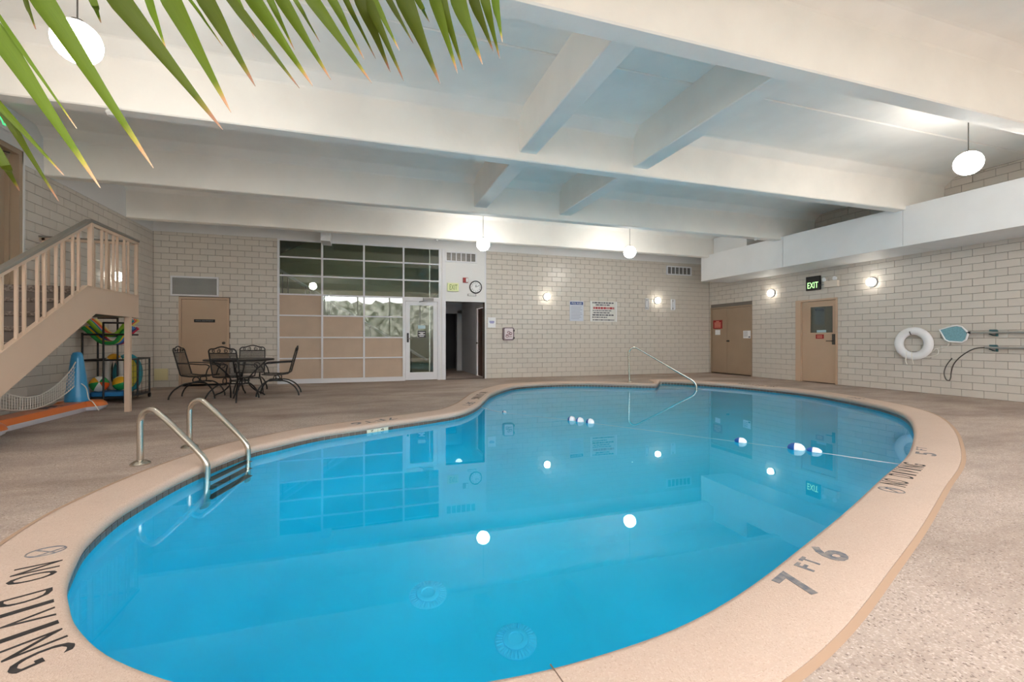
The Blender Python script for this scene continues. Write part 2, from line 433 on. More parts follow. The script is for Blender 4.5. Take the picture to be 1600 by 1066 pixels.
near_ids = {t[3] for t in order[:290]}
for q, n, a, k in tiles:
    ang = math.atan2(-n.y, -n.x) - PI / 2
    white = (q - WM).length < 0.16
    if k in near_ids or white:
        o = bpy.data.objects.new('marker_tile' if white else 'waterline_tile', TMW if white else TME); COL.objects.link(o)
        o.parent = BASIN; o.location = (q.x, q.y, -0.068); o.rotation_euler = (0, 0, ang)
    else:
        c, s_ = math.cos(ang), math.sin(ang)
        rest.add([(q.x + v.co.x * c - v.co.y * s_, q.y + v.co.x * s_ + v.co.y * c, -0.068 + v.co.z) for v in TME.vertices], [tuple(p.vertices) for p in TME.polygons])
rest.build('waterline_tile_run', M_TILE, BASIN, kind='stuff')
mb = MB(); strip(mb, [ring(lambda i: 0.0165, -0.066), ring(lambda i: 0.0165, -0.124)]); mb.build('tile_bed', M_TILEG, BASIN)
for dgt, off in (('7', -0.075), ('6', 0.075)):
    best = min(range(NO), key=lambda i: (OL[i] - WM).length); nn = ON[best]; rt = Vector((nn.y, -nn.x))
    p = OL[best] + nn * 0.006 + rt * off
    text_obj('depth_digit', dgt, (p.x, p.y, -0.083), (rt.x, rt.y, 0), (0, 0, 1), 0.045, 0.022, M_BLACK, BASIN, thick=0.001)

# pool steps in the recess, with a dark nosing
mb = MB(); mb.prism([(6.99, 9.74), (7.60, 10.48), (7.85, 10.40), (8.20, 9.93), (8.0, 9.35)], 'z', -0.62, -0.34)
stp = tag(mb.build('pool_step', M_POOL), 'blue underwater entry step in the far pool recess', 'step', kind='structure')
mb = MB(); mb.tube([(6.99, 9.72, -0.335), (8.0, 9.33, -0.335)], 0.02, 6); mb.build('step_nosing', M_BLACK, stp)

# ------------------------------------------------------------------ lettering on the coping
def deck_text(name, body, p, inward, w, h, m, bold=0.0):
    n = Vector(inward).normalized(); r = Vector((n.y, -n.x))
    return text_obj(name, body, (p[0], p[1], 0.0062), (r.x, r.y, 0), (n.x, n.y, 0), w, h, m, COPING, thick=0.0012, bold=bold)
def edge_frame(p):
    i = min(range(NO), key=lambda i: (OL[i] - Vector(p)).length); return OL[i], ON[i]
def curved_text(body, p_first, p_last, h, gap, m, wfac=0.8, bold=0.0):
    """letters set one after another along the pool edge, tops towards the water"""
    i0 = min(range(NO), key=lambda i: (OL[i] - Vector(p_first)).length); i1 = min(range(NO), key=lambda i: (OL[i] - Vector(p_last)).length)
    s0, s1 = cum[i0], cum[i1]
    L_ = cum[-1]
    d = s1 - s0
    if d > L_ / 2: d -= L_
    if d < -L_ / 2: d += L_
    n = len(body); pit = d / max(1, n - 1)
    for k, ch in enumerate(body):
        if ch == ' ': continue
        p, nn = at_s(s0 + pit * k); c = p + nn * (gap + h / 2)
        deck_text('deck_letter', ch, c, -nn, abs(pit) * (0.3 if ch == 'I' else wfac), h, m, bold)
def no_dive_symbol(p, h):
    e, nn = edge_frame(p); c = Vector(p)
    t = Vector((nn.y, -nn.x)); b = MB()
    R_ = [(c.x + t.x * 0.055 * math.cos(a) + nn.x * h / 2 * math.sin(a), c.y + t.y * 0.055 * math.cos(a) + nn.y * h / 2 * math.sin(a), 0.0062) for a in [2 * PI * k / 28 for k in range(28)]]
    b.tube(R_, 0.004, 4, closed=True)
    b.tube([R_[3], R_[17]], 0.004, 4); b.tube([R_[12], R_[22]], 0.0035, 4)
    b.build('no_diving_symbol', M_PAINTG, COPING)
curved_text('NO DIVING', (-1.405, 2.80), (-0.99, 2.10), 0.165, 0.045, M_PAINTK, 0.80, 0.0)
no_dive_symbol((-1.565, 2.975), 0.15)
curved_text('NO DIVING', (3.70, 2.46), (4.56, 2.82), 0.15, 0.03, M_PAINTK, 0.78, 0.0)
no_dive_symbol((3.645, 2.30), 0.15)
curved_text('7', (1.90, 1.73), (1.9, 1.73), 0.17, 0.07, M_PAINTG)
def seven_six():
    for ch, pp, w_, h_, g in (('7', (1.80, 1.68), .135, .17, .055), ('F', (1.98, 1.745), .05, .085, .06), ('T', (2.055, 1.775), .055, .085, .055), ('6', (2.21, 1.84), .13, .165, .05)):
        i = min(range(NO), key=lambda i: (OL[i] - Vector(pp)).length); nn = ON[i]; q = Vector(pp) + nn * (g + h_ / 2)
        deck_text('depth_marking', ch, q, -nn, w_, h_, M_PAINTG, 0.03)
for o in [o for o in COPING.children if o.name.startswith('deck_letter')][-1:]: bpy.data.objects.remove(o)
seven_six()
for ch, pp, w_, h_, g in (('5', (5.06, 3.04), .13, .15, .05), ('F', (5.22, 3.13), .06, .08, .05), ('T', (5.31, 3.18), .06, .08, .05)):
    i = min(range(NO), key=lambda i: (OL[i] - Vector(pp)).length); nn = ON[i]; q = Vector(pp) + nn * (g + h_ / 2)
    deck_text('depth_marking', ch, q, -nn, w_, h_, M_PAINTG, 0.02)
curved_text('NO DIVING', (2.44, 9.1), (2.08, 8.2), 0.16, 0.08, M_PAINTK, 0.75)
curved_text('5FT', (1.85, 7.65), (1.70, 7.40), 0.14, 0.08, M_PAINTG, 0.75)
curved_text('7FT6', (0.42, 6.35), (-0.05, 6.1), 0.15, 0.10, M_PAINTG, 0.8)
curved_text('NO DIVING', (8.84, 8.2), (8.66, 9.0), 0.16, 0.12, M_PAINTK, 0.75)
curved_text('5FT', (8.55, 6.05), (8.66, 6.35), 0.14, 0.10, M_PAINTG, 0.75)
e_, n_ = edge_frame((0.605, 1.42)); b = MB()
b.prism([(e_.x - .002, e_.y), (e_.x + .002, e_.y), (e_.x + .03 + n_.x * .38, e_.y + n_.y * .38), (e_.x + .026 + n_.x * .38, e_.y + n_.y * .38)], 'z', 0.004, 0.0066); b.build('control_joint', mat('joint_dark', (104, 84, 70), 0.9), COPING)

# ------------------------------------------------------------------ walls
def rects_minus(a0, a1, z0, z1, holes):
    A = sorted({a0, a1, *[min(max(h[k], a0), a1) for h in holes for k in (0, 1)]}); Z = sorted({z0, z1, *[min(max(h[k], z0), z1) for h in holes for k in (2, 3)]})
    out = []
    for i in range(len(A) - 1):
        for j in range(len(Z) - 1):
            ca, cz = (A[i] + A[i + 1]) / 2, (Z[j] + Z[j + 1]) / 2
            if not any(h[0] < ca < h[1] and h[2] < cz < h[3] for h in holes): out.append((A[i], A[i + 1], Z[j], Z[j + 1]))
    return out
BD = 0.010     # how far the blocks stand proud of the joints
_bc = {}
def block_mesh(L_, h):
    k = (round(L_, 3), round(h, 3))
    if k not in _bc:
        c = 0.003; a, b = L_ / 2, h / 2
        vs = [(-a, 0, -b), (a, 0, -b), (a, 0, b), (-a, 0, b), (-a, -BD + c, -b), (a, -BD + c, -b), (a, -BD + c, b), (-a, -BD + c, b), (-a + c, -BD, -b + c), (a - c, -BD, -b + c), (a - c, -BD, b - c), (-a + c, -BD, b - c)]
        fs = [(8, 9, 10, 11)] + [(i, (i + 1) % 4, 4 + (i + 1) % 4, 4 + i) for i in range(4)] + [(4 + i, 4 + (i + 1) % 4, 8 + (i + 1) % 4, 8 + i) for i in range(4)]
        me = bpy.data.meshes.new('wall_block'); me.from_pydata(vs, [], fs); me.update(); me.materials.append(M_BLOCK); _bc[k] = me
    return _bc[k]
def blocks(parent, place, rot, a0, a1, z0, z1, holes, L_, h, vis, limit=300, j=0.006):
    """running bond; place(a,z)->world xyz of the block centre on the joint plane; rot = z rotation of the block mesh (its face looks to local -y)"""
    items = []; row = 0; z = z0
    while z < z1 - 0.02:
        zt = min(z + h, z1); a = a0 - (L_ / 2 if row % 2 else 0)
        while a < a1:
            s0, s1 = max(a, a0), min(a + L_, a1)
            spans = [(s0, s1)]
            for ho in holes:
                if ho[2] < zt - 0.03 and ho[3] > z + 0.03:
                    ns = []
                    for p, q in spans:
                        if q <= ho[0] or p >= ho[1]: ns.append((p, q))
                        else:
                            if p < ho[0]: ns.append((p, ho[0]))
                            if q > ho[1]: ns.append((ho[1], q))
                    spans = ns
            for p, q in spans:
                if q - p > 0.03: items.append((p, q, z, zt))
            a += L_
        z = zt; row += 1
    def size(it):
        x, y, zz = place((it[0] + it[1]) / 2, (it[2] + it[3]) / 2); d = depth(x, y)
        ok = d > 0.3 and vis(x, y, zz); return (it[1] - it[0]) / d ** 2 if ok else -1 / max(d, .01)
    items.sort(key=lambda it: -size(it)); field = MB(); cr, sr = math.cos(rot), math.sin(rot)
    for n_, (p, q, za, zb) in enumerate(items):
        me = block_mesh(q - p - j, zb - za - j); c = place((p + q) / 2, (za + zb) / 2)
        if n_ < limit:
            o = bpy.data.objects.new('wall_block', me); COL.objects.link(o); o.parent = parent; o.location = c; o.rotation_euler = (0, 0, rot)
        else:
            field.add([(c[0] + v.co.x * cr - v.co.y * sr, c[1] + v.co.x * sr + v.co.y * cr, c[2] + v.co.z) for v in me.vertices], [tuple(f.vertices) for f in me.polygons])
    if field.v: field.build('wall_block_field', M_BLOCK, parent, kind='stuff')
def in_frame(x, y, z):
    zc = depth(x, y); u = 800 + F * (x * CT - y * ST) / zc; v = HY - F * (z - H) / zc
    return -5 < u < 1605 and -5 < v < 1071

CH = 0.1413
# back wall
D1 = (-4.13, -3.10, 0, 2.10); GW = (-2.045, 1.975, 0, 3.60); CO = (2.12, 3.235, 0, 2.16)
mb = MB()
for a, b, c, d in rects_minus(XL - 0.3, XR + 0.3, -0.2, ZS + 0.2, [D1, GW, CO]): mb.box(a, b, YB + BD, YB + 0.22, c, d)
WB = tag(mb.build('wall_back', M_GROUT), 'far wall of pale glazed blocks with signs and lights', 'wall', kind='structure')
mb = MB()
for a, b, c, d in rects_minus(XL, XR, 3.61, ZS, []): mb.box(a, b, YB - 0.004, YB + BD, c, d)
for a, b, c, d in rects_minus(1.975, 3.275, 0, 3.61, [CO]): mb.box(a, b, YB - 0.004, YB + BD, c, d)
mb.build('plaster_band', M_WHITE, WB)
mb = MB(); mb.box(2.02, 2.12, YB - 0.02, YB, 0, 3.60); mb.box(3.225, 3.275, YB - 0.008, YB, 2.16, 3.6); mb.build('jamb_casing', M_ALU, WB)
blocks(WB, lambda a, z: (a, YB + BD, z), 0.0, XL, XR, 0, 3.61, [D1, (GW[0], 3.275, 0, 4)], 0.31, CH, in_frame)
# right wall
DD = (10.72, 12.42, 0, 2.155); XD = (8.14, 9.26, 0, 2.14)
mb = MB()
for a, b, c, d in rects_minus(YF - 0.2, YB + 0.2, -0.2, ZS + 0.2, [DD, XD]): mb.box(XR + BD, XR + 0.22, a, b, c, d)
WR = tag(mb.build('wall_right', M_GROUT), 'side wall of pale glazed blocks with life ring and doors', 'wall', kind='structure')
blocks(WR, lambda a, z: (XR + BD, a, z), -PI / 2, YF, YB, 0, ZS, [DD, XD], 0.335, CH, in_frame)
# left wall
LD = (7.30, 8.31, 1.79, 3.78)
mb = MB()
for a, b, c, d in rects_minus(YF - 0.2, YB + 0.2, -0.2, ZS + 0.2, [LD]): mb.box(XL - 0.22, XL - BD, a, b, c, d)
WL = tag(mb.build('wall_left', M_GROUT), 'side wall of pale glazed blocks beside the stairs', 'wall', kind='structure')
mb = MB()
for a, b, c, d in rects_minus(YF, YB, 3.60, ZS, [LD]): mb.box(XL - BD, XL + 0.003, a, b, c, d)
for a, b, c, d in rects_minus(7.22, 8.345, 1.79, 3.9, [LD]): mb.box(XL - BD, XL + 0.004, a, b, c, d)
mb.build('plaster_band', M_WHITE, WL)
blocks(WL, lambda a, z: (XL - BD, a, z), PI / 2, YF, YB, 0, 3.60, [(7.22, 8.345, 1.79, 4)], 0.335, CH, in_frame)
# front wall (behind the camera) with its long window
WIN = (-4.0, 10.4, 1.2, 4.2)
mb = MB()
for a, b, c, d in rects_minus(XL - 0.3, XR + 0.3, -0.2, ZS + 0.2, [WIN]): mb.box(a, b, YF - 0.22, YF, c, d)
tag(mb.build('wall_front', M_WHITE), 'white wall with the long daylight window behind the camera', 'wall', kind='structure')
win2 = thing('window_2', 'long daylight window band with white mullions', 'window', (3.2, YF, 0.95), kind='structure')
for k in range(9):
    x = WIN[0] + (WIN[1] - WIN[0]) * k / 8
    b = MB(); b.box(x - 0.035, x + 0.035, YF - 0.14, YF - 0.06, WIN[2], WIN[3]); b.build('mullion', M_ALU, win2, origin=(3.2, YF, 0.95))
for z in (WIN[2] + 0.03, WIN[3] - 0.03):
    b = MB(); b.box(WIN[0], WIN[1], YF - 0.14, YF - 0.06, z - 0.03, z + 0.03); b.build('transom', M_ALU, win2, origin=(3.2, YF, 0.95))

b = MB(); rg = random.Random(3); nx_, nz_ = 60, 9
for j in range(nz_ + 1):
    for i in range(nx_ + 1):
        z = -0.5 + 4.15 * j / nz_; b.v.append((-8 + 24 * i / nx_ + rg.uniform(-.12, .12), -6.2 - 0.35 * j / nz_ * 3 + rg.uniform(-.25, .25), z + rg.uniform(-.15, .15)))
for j in range(nz_):
    for i in range(nx_): b.f.append((j * (nx_ + 1) + i, j * (nx_ + 1) + i + 1, (j + 1) * (nx_ + 1) + i + 1, (j + 1) * (nx_ + 1) + i))
tag(b.build('rock_bank', mat('rock', (204, 200, 190), 0.95, rgb2=(104, 104, 92), vscale=3, bump=.8, bscale=6)), 'rough grey rock bank outside the long daylight window', 'rock bank', kind='structure')
b = MB(); b.box(-14, 22, -14, YF - 0.25, -0.6, -0.3); tag(b.build('ground', mat('ground', (226, 223, 218), 0.95)), 'bare ground outside the long daylight window', 'ground', kind='structure')

# ------------------------------------------------------------------ ceiling: precast tees
BY = [(-2.42, -2.20), (0.37, 0.58), (3.17, 3.38), (6.00, 6.20), (8.75, 8.95), (11.25, 11.45)]
SEAM = [YF - 0.2, -0.92, 1.87, 4.69, 7.48, 10.10, YB + 0.2]
CEIL = thing('ceiling', 'white painted concrete ceiling of precast tee beams', 'ceiling', (3, 5, ZS), kind='structure')
for (y0, y1), s0, s1 in zip(BY, SEAM[:-1], SEAM[1:]):
    g = 0.006
    prof = [(s0 + g, ZS + 0.16), (s0 + g, ZS + 0.012), (s0 + g + 0.012, ZS), (y0 - 0.20, ZS), (y0 - 0.17, ZS - 0.008), (y0 - 0.03, ZS - 0.125), (y0 - 0.02, ZS - 0.145), (y0, ZB + 0.014), (y0 + 0.014, ZB),
            (y1 - 0.014, ZB), (y1, ZB + 0.014), (y1 + 0.02, ZS - 0.145), (y1 + 0.03, ZS - 0.125), (y1 + 0.17, ZS - 0.008), (y1 + 0.20, ZS), (s1 - g - 0.012, ZS), (s1 - g, ZS + 0.012), (s1 - g, ZS + 0.16)]
    b = MB(); b.prism(prof, 'x', XL, XR); b.build('tee_beam', M_CONC, CEIL, origin=(3, 5, ZS))
b = MB(); b.box(XL - 0.3, XR + 0.3, YF - 0.3, YB + 0.3, ZS + 0.161, ZS + 0.3); b.build('roof_deck', M_CONC, CEIL, origin=(3, 5, ZS))
for x0, x1 in ((2.045, 2.305), (3.87, 4.13)):
    for ya, yb in ((3.38, 6.0), (6.20, 8.75)):
        b = MB(); xm = 0.012
        b.prism([(x0, ZS), (x0, 3.71 + xm), (x0 + xm, 3.71), (x1 - xm, 3.71), (x1, 3.71 + xm), (x1, ZS)], 'y', ya - 0.015, yb + 0.015)
        b.build('cross_beam', M_CONC, CEIL, origin=(3, 5, ZS))
# corbel stub over the glazed wall, smoke detector, little fittings under the beams
b = MB(); b.box(-1.02, -0.80, 11.9, YB - 0.005, 3.50, 3.74); tag(b.build('trim_1', M_WHITE, bevel=0.005), 'short white beam stub above the glazed wall', 'trim', kind='structure')
b = MB(); b.lathe([(0.06, 0), (0.065, -0.02), (0.045, -0.05), (0.02, -0.055)], (-2.63, 6.10, ZB), 20)
tag(b.build('smoke_detector', M_WHITE, smooth=True), 'round white smoke detector under a ceiling beam', 'smoke detector')
for k, (u, v, Y) in enumerate(((682, 374.5, 11.35), (1175, 374.5, 8.85))):
    r = ray(u, v); x = r[0] * (ZB - H) / r[2]
    b = MB(); b.lathe([(0.035, 0), (0.035, -0.03), (0.015, -0.045)], (x, Y, ZB), 14)
    tag(b.build('sprinkler_head', M_WHITE, smooth=True), ['small white sprinkler head under the beam by the glass wall', 'small white sprinkler head under the beam by the boxed duct'][k], 'sprinkler')

# boxed duct along the right wall
XO, ZD0, ZD1 = 9.90, 2.905, 3.67
ys = [11.60, onX(1223, 400, XO)[0], onX(1410.5, 350, XO)[0], 1.2, YF]
SOF = thing('duct_boxing', 'long white boxed-in duct high along the block wall', 'duct boxing', (10.45, 4.5, ZD0), kind='structure')
for a, c in zip(ys[:-1], ys[1:]):
    b = MB(); b.box(XO, XR - 0.002, c + 0.004, a - 0.004, ZD0, ZD1); b.build('boxing_panel', M_SOFF, SOF, origin=(10.45, 4.5, ZD0), bevel=0.004)
b = MB(); b.box(XO - 0.006, XO, YF, 11.6, ZD0, ZD0 + 0.02); b.build('corner_bead', M_SOFF, SOF, origin=(10.45, 4.5, ZD0))
b = MB(); b.box(10.02, XR - 0.01, 9.95, 11.2, ZD1 + 0.002, ZS - 0.13); tag(b.build('duct_riser', M_WHITE), 'white duct riser standing on the boxed duct end', 'duct', kind='structure')
b = MB(); b.box(9.93, 9.99, 11.45, 11.52, ZD1, ZD1 + 0.09); tag(b.build('sensor', M_BLACK), 'tiny black sensor on the end of the boxed duct', 'sensor')

# ------------------------------------------------------------------ lamps
def pendant(x, y, z, label):
    t = thing('pendant_lamp', label, 'lamp', (x, y, z), group='white globe pendants'); o0 = (x, y, z)
    b = MB(); b.sphere((x, y, z), 0.152, 32, 16); b.build('globe', M_GLOBE, t, o0, smooth=True)
    b = MB(); b.lathe([(0.04, 0.146), (0.04, 0.165), (0.012, 0.175)], (x, y, z), 16); b.build('globe_cap', M_DSTEEL, t, o0, smooth=True)
    b = MB(); b.tube([(x, y, z + 0.17), (x, y, ZS - 0.02)], 0.006, 6); b.build('stem', M_DSTEEL, t, o0)
    b = MB(); b.lathe([(0.05, ZS - z), (0.05, ZS - z - 0.015), (0.02, ZS - z - 0.03)], (x, y, z), 16); b.build('canopy', M_WHITE, t, o0, smooth=True)
def pend_px(u, v, z, label):
    x, y = onZ(u, v, z); pendant(x, y, z, label)
pend_px(121, 66, 3.35, 'lit white globe pendant hanging behind the palm leaves')
pend_px(755, 382, 3.34, 'lit white globe pendant hanging over the clock and vent')
pend_px(984, 394, 3.35, 'lit white globe pendant hanging before the plain block wall')
pend_px(1513, 255, 3.46, 'lit white globe pendant hanging beside the boxed duct')
pendant(-1.9, -1.6, 3.35, 'added unseen globe pendant hanging near the long daylight window')  # this pendant and the next are added out of view for more light
pendant(4.6, -1.2, 3.35, 'added unseen globe pendant near the long window, above bare deck')
def sconce(p, axis, flip, label):
    t = thing('wall_sconce', label, 'wall lamp', p, group='round wall lamps')
    b = MB(); b.lathe([(0.115, 0), (0.115, 0.02), (0.10, 0.035), (0.095, 0.035)], p, 24, axis, flip); b.build('base_ring', M_GREYP, t, p, smooth=True)
    b = MB(); b.lathe([(0.094, 0.03), (0.094, 0.06), (0.084, 0.095), (0.055, 0.125), (0.02, 0.138), (0.002, 0.14)], p, 24, axis, flip); b.build('lens', M_SCONCE, t, p, smooth=True)
sconce((5.12, YB, 2.37), 'y', -1, 'lit round wall lamp left of the pool rules sign')
sconce((8.94, YB, 2.36), 'y', -1, 'lit round wall lamp between two white brackets')
sconce((XR, 10.02, 2.42), 'x', -1, 'lit round wall lamp by the tan double door')
sconce((XR, 7.33, 2.41), 'x', -1, 'lit round wall lamp right of the emergency light')
sconce((XL, 10.8, 2.33), 'x', 1, 'lit round wall lamp behind the stair landing rail')

# ------------------------------------------------------------------ back wall: equipment door, louvre, glazed screen, corridor
def lever_knob(b, p, axis, flip): b.lathe([(0.032, 0), (0.032, 0.008), (0.012, 0.012), (0.012, 0.04), (0.028, 0.05), (0.03, 0.065), (0.02, 0.078), (0.002, 0.08)], p, 18, axis, flip)
d1 = thing('door_1', 'tan equipment room door with small black name plate', 'door', (-3.62, YB, 0), kind='structure'); o0 = (-3.62, YB, 0)
b = MB(); b.box(-4.13, -4.085, YB - 0.015, YB + 0.1, 0, 2.10); b.box(-3.145, -3.10, YB - 0.015, YB + 0.1, 0, 2.10); b.box(-4.085, -3.145, YB - 0.015, YB + 0.1, 2.06, 2.10); b.build('door_frame', M_FRAME, d1, o0)
b = MB(); b.box(-4.08, -3.15, YB + 0.02, YB + 0.06, 0.055, 2.055); leaf = b.build('leaf', M_DOOR, d1, o0)
b = MB(); lever_knob(b, (-3.215, YB + 0.02, 1.02), 'y', -1); b.build('knob', M_DSTEEL, leaf, o0, smooth=True)
b = MB(); b.box(-3.83, -3.40, YB + 0.012, YB + 0.02, 1.512, 1.582); b.build('name_plate', M_BLACK, leaf, o0)
text_obj('plate_lettering', 'POOL EQUIPMENT', (-3.615, YB + 0.0115, 1.547), (1, 0, 0), (0, 0, 1), 0.36, 0.032, M_GREYP, leaf, o0, 0.001)
for z in (0.3, 1.05, 1.8):
    b = MB(); b.tube([(-4.085, YB + 0.012, z - 0.05), (-4.085, YB + 0.012, z + 0.05)], 0.009, 8); b.build('hinge', M_FRAME, leaf, o0)
b = MB(); b.box(-4.13, -3.10, YB + 0.2, YB + 0.22, 0, 2.1); b.build('dark_backing', M_BLACK, d1, o0)

def slat_grille(name, label, x0, x1, z0, z1, mode):
    t = thing(name, label, 'vent', ((x0 + x1) / 2, YB, z0)); o0 = ((x0 + x1) / 2, YB, z0); fw = 0.035
    b = MB(); b.box(x0, x1, YB - 0.03, YB, z0, z0 + fw); b.box(x0, x1, YB - 0.03, YB, z1 - fw, z1); b.box(x0, x0 + fw, YB - 0.03, YB, z0 + fw, z1 - fw); b.box(x1 - fw, x1, YB - 0.03, YB, z0 + fw, z1 - fw)
    b.build('frame', M_ALU, t, o0)
    b = MB(); b.box(x0 + fw, x1 - fw, YB - 0.006, YB - 0.001, z0 + fw, z1 - fw); b.build('backing', mat('louvre_back', (120, 120, 120), 0.6) if mode == 'h' else M_DSTEEL, t, o0)
    if mode == 'h':
        n = 13
        for k in range(n):
            z = z0 + fw + (z1 - z0 - 2 * fw) * (k + 0.5) / n
            b = MB(); b.prism([(YB - 0.024, z - 0.012), (YB - 0.022, z - 0.013), (YB - 0.007, z + 0.010), (YB - 0.009, z + 0.012)], 'x', x0 + fw, x1 - fw); b.build('slat', mat('louvre_slat', (172, 172, 170), 0.5), t, o0)
    else:
        n = 6; w = (x1 - x0 - 2 * fw) / n
        for k in range(n + 1):
            x = x0 + fw + w * k
            b = MB(); b.box(x - 0.012, x + 0.012, YB - 0.027, YB - 0.006, z0 + fw, z1 - fw); b.build('bar', M_ALU, t, o0)
        for k in range(7):
            z = z0 + fw + (z1 - z0 - 2 * fw) * (k + 0.5) / 7
            b = MB(); b.box(x0 + fw, x1 - fw, YB - 0.018, YB - 0.012, z - 0.006, z + 0.006); b.build('fin', M_GREYP, t, o0)
slat_grille('louvre_vent', 'wide grey louvre vent above the equipment door', -4.287, -3.317, 2.125, 2.587, 'h')
slat_grille('air_grille', 'white air grille on the white wall above the clock', 2.10, 3.0, 3.25, 3.54, 'v')
slat_grille('air_grille', 'white air grille on the block wall beside the boxed duct', 9.30, 10.27, 3.21, 3.50, 'v')
b = MB(); b.box(-4.605, -4.338, YB - 0.02, YB, 0.164, 0.43); tag(b.build('access_panel', mat('cream_panel', (214, 204, 160), 0.5), bevel=0.004), 'small cream square access panel low on the wall', 'access panel')

# glazed screen (window_1)
GX = [-2.031, -1.03, -0.019, 0.987, 1.950]; GZ = [0.0, 0.10, 0.630, 1.158, 1.706, 2.232, 2.700, 3.16, 3.585]
w1 = thing('window_1', 'white framed glazed screen stepping down over tan panels', 'glazed wall', (0, YB, 0), kind='structure'); o0 = (0, YB, 0)
for i, x in enumerate(GX):
    b = MB(); b.box(x - 0.022, x + 0.022, YB - 0.035, YB + 0.06, 0 if i < 4 else 0, 3.60); b.build('mullion', M_ALU, w1, o0)
for i in range(4):
    xa, xb = GX[i] + 0.022, GX[i + 1] - 0.022
    for j, z in enumerate(GZ[1:]):
        if i == 3 and j < 4: continue
        hh = 0.017 if j < 7 else 0.02
        if i < 3 and j == 0:
            b = MB(); b.box(xa, xb, YB - 0.03, YB + 0.05, 0.0, 0.115); b.build('sill_rail', M_ALU, w1, o0); continue
        b = MB(); b.box(xa, xb, YB - 0.03, YB + 0.05, z - hh, z + hh); b.build('transom', M_ALU, w1, o0)
solid = {0: 4, 1: 3, 2: 2}
for i in range(4):
    xa, xb = GX[i] + 0.022, GX[i + 1] - 0.022
    for j in range(1, 8):
        if i == 3 and j < 5: continue
        za, zb = GZ[j] + 0.017, GZ[j + 1] - 0.017
        if i < 3 and j <= solid[i]:
            b = MB(); b.box(xa, xb, YB + 0.0, YB + 0.02, za, zb); b.build('tan_panel', M_PANEL, w1, o0)
        else:
            b = MB(); b.box(xa, xb, YB + 0.012, YB + 0.016, za, zb); b.build('pane', M_GLASS, w1, o0)
# glazed door in the last bay
d2 = thing('door_2', 'white framed full-glass door in the glazed screen', 'door', (1.47, YB, 0), kind='structure'); o0 = (1.47, YB, 0)
b = MB(); b.box(1.009, 1.035, YB - 0.03, YB + 0.06, 0, 2.215); b.box(1.90, 1.928, YB - 0.03, YB + 0.06, 0, 2.215); b.box(1.035, 1.90, YB - 0.03, YB + 0.06, 2.14, 2.215); b.build('door_frame', M_ALU, d2, o0)
b = MB(); b.box(1.04, 1.155, YB - 0.015, YB + 0.03, 0.015, 2.135); b.box(1.78, 1.895, YB - 0.015, YB + 0.03, 0.015, 2.135); b.box(1.155, 1.78, YB - 0.015, YB + 0.03, 2.03, 2.135); b.box(1.155, 1.78, YB - 0.015, YB + 0.03, 0.015, 0.22)
lf = b.build('leaf_frame', M_ALU, d2, o0)
b = MB(); b.box(1.155, 1.78, YB + 0.005, YB + 0.010, 0.22, 2.03); b.build('pane', M_GLASS, lf, o0)
b = MB(); b.box(1.075, 1.125, YB - 0.03, YB - 0.015, 1.03, 1.28); b.build('lock_plate', M_BLACK, lf, o0)
b = MB(); b.tube([(1.10, YB - 0.03, 1.13), (1.10, YB - 0.075, 1.13), (1.20, YB - 0.08, 1.13)], 0.011, 8); b.build('lever', M_STEEL, lf, o0, smooth=True)
b = MB(); b.box(1.36, 1.58, YB - 0.002, YB + 0.0045, 1.16, 1.345); nt_ = b.build('notice', M_BLACK, lf, o0)
b = MB()
for za, w_ in ((1.30, .17), (1.265, .08), (1.235, .17), (1.195, .12)): b.box(1.47 - w_ / 2, 1.47 + w_ / 2, YB - 0.003, YB - 0.002, za - 0.010, za + 0.010)
b.build('notice_print', M_PAPER, nt_, o0)
b = MB(); b.box(1.37, 1.57, YB - 0.002, YB + 0.0045, 1.40, 1.49); b.build('blue_notice', mat('pale_blue_paper', (176, 205, 214), 0.6), lf, o0)
b = MB(); b.box(1.50, 1.78, YB - 0.09, YB - 0.03, 2.16, 2.23); b.tube([(1.62, YB - 0.09, 2.16), (1.50, YB - 0.22, 2.13), (1.40, YB - 0.06, 2.12)], 0.012, 6); b.build('door_closer', M_GREYP, d2, o0)

# stairwell seen through the glass
M_OLIVE = mat('olive_paint', (176, 176, 146), 0.7, var=0.05, vscale=2)
b = MB(); b.box(-3.2, 2.0, 14.9, 15.05, -0.1, 4.6); b.box(-3.3, -3.2, YB + 0.22, 15.05, -0.1, 4.6)
tag(b.build('wall_stairwell', M_OLIVE), 'olive painted stairwell wall behind the glazed screen', 'wall', kind='structure')
b = MB(); b.box(-3.3, 3.5, YB + 0.23, 17.5, 4.4, 4.5); tag(b.build('ceiling_stairwell', M_WHITE), 'pale stairwell ceiling behind the glazed screen', 'ceiling', kind='structure')
sf = thing('inner_stair', 'dark inner staircase behind the glazed screen', 'staircase', (-0.6, 13.6, 0)); o0 = (-0.6, 13.6, 0)
sl = (2.95 - 1.21) / (0.61 + 2.15)
def zr(x): return 2.95 - sl * (x + 2.15)
for y_ in (13.2, 14.1):
    b = MB(); b.tube([(-3.0, y_, zr(-3.0)), (1.7, y_, zr(1.7))], 0.028, 8); b.build('handrail', M_ALU, sf, o0, smooth=True)
    b = MB(); b.prism([(-3.0, zr(-3.0) - 0.95), (1.6, zr(1.6) - 0.95), (1.6, zr(1.6) - 1.2 if zr(1.6) > 1.25 else 0.0), (-3.0, zr(-3.0) - 1.25)], 'y', y_ - 0.02, y_ + 0.02) ; b.build('stringer', M_DSTEEL, sf, o0)
    for k in range(8):
        x = -2.6 + 0.55 * k
        b = MB(); b.tube([(x, y_, zr(x) - 1.0), (x, y_, zr(x) - 0.02)], 0.012, 6); b.build('baluster', M_DSTEEL, sf, o0)
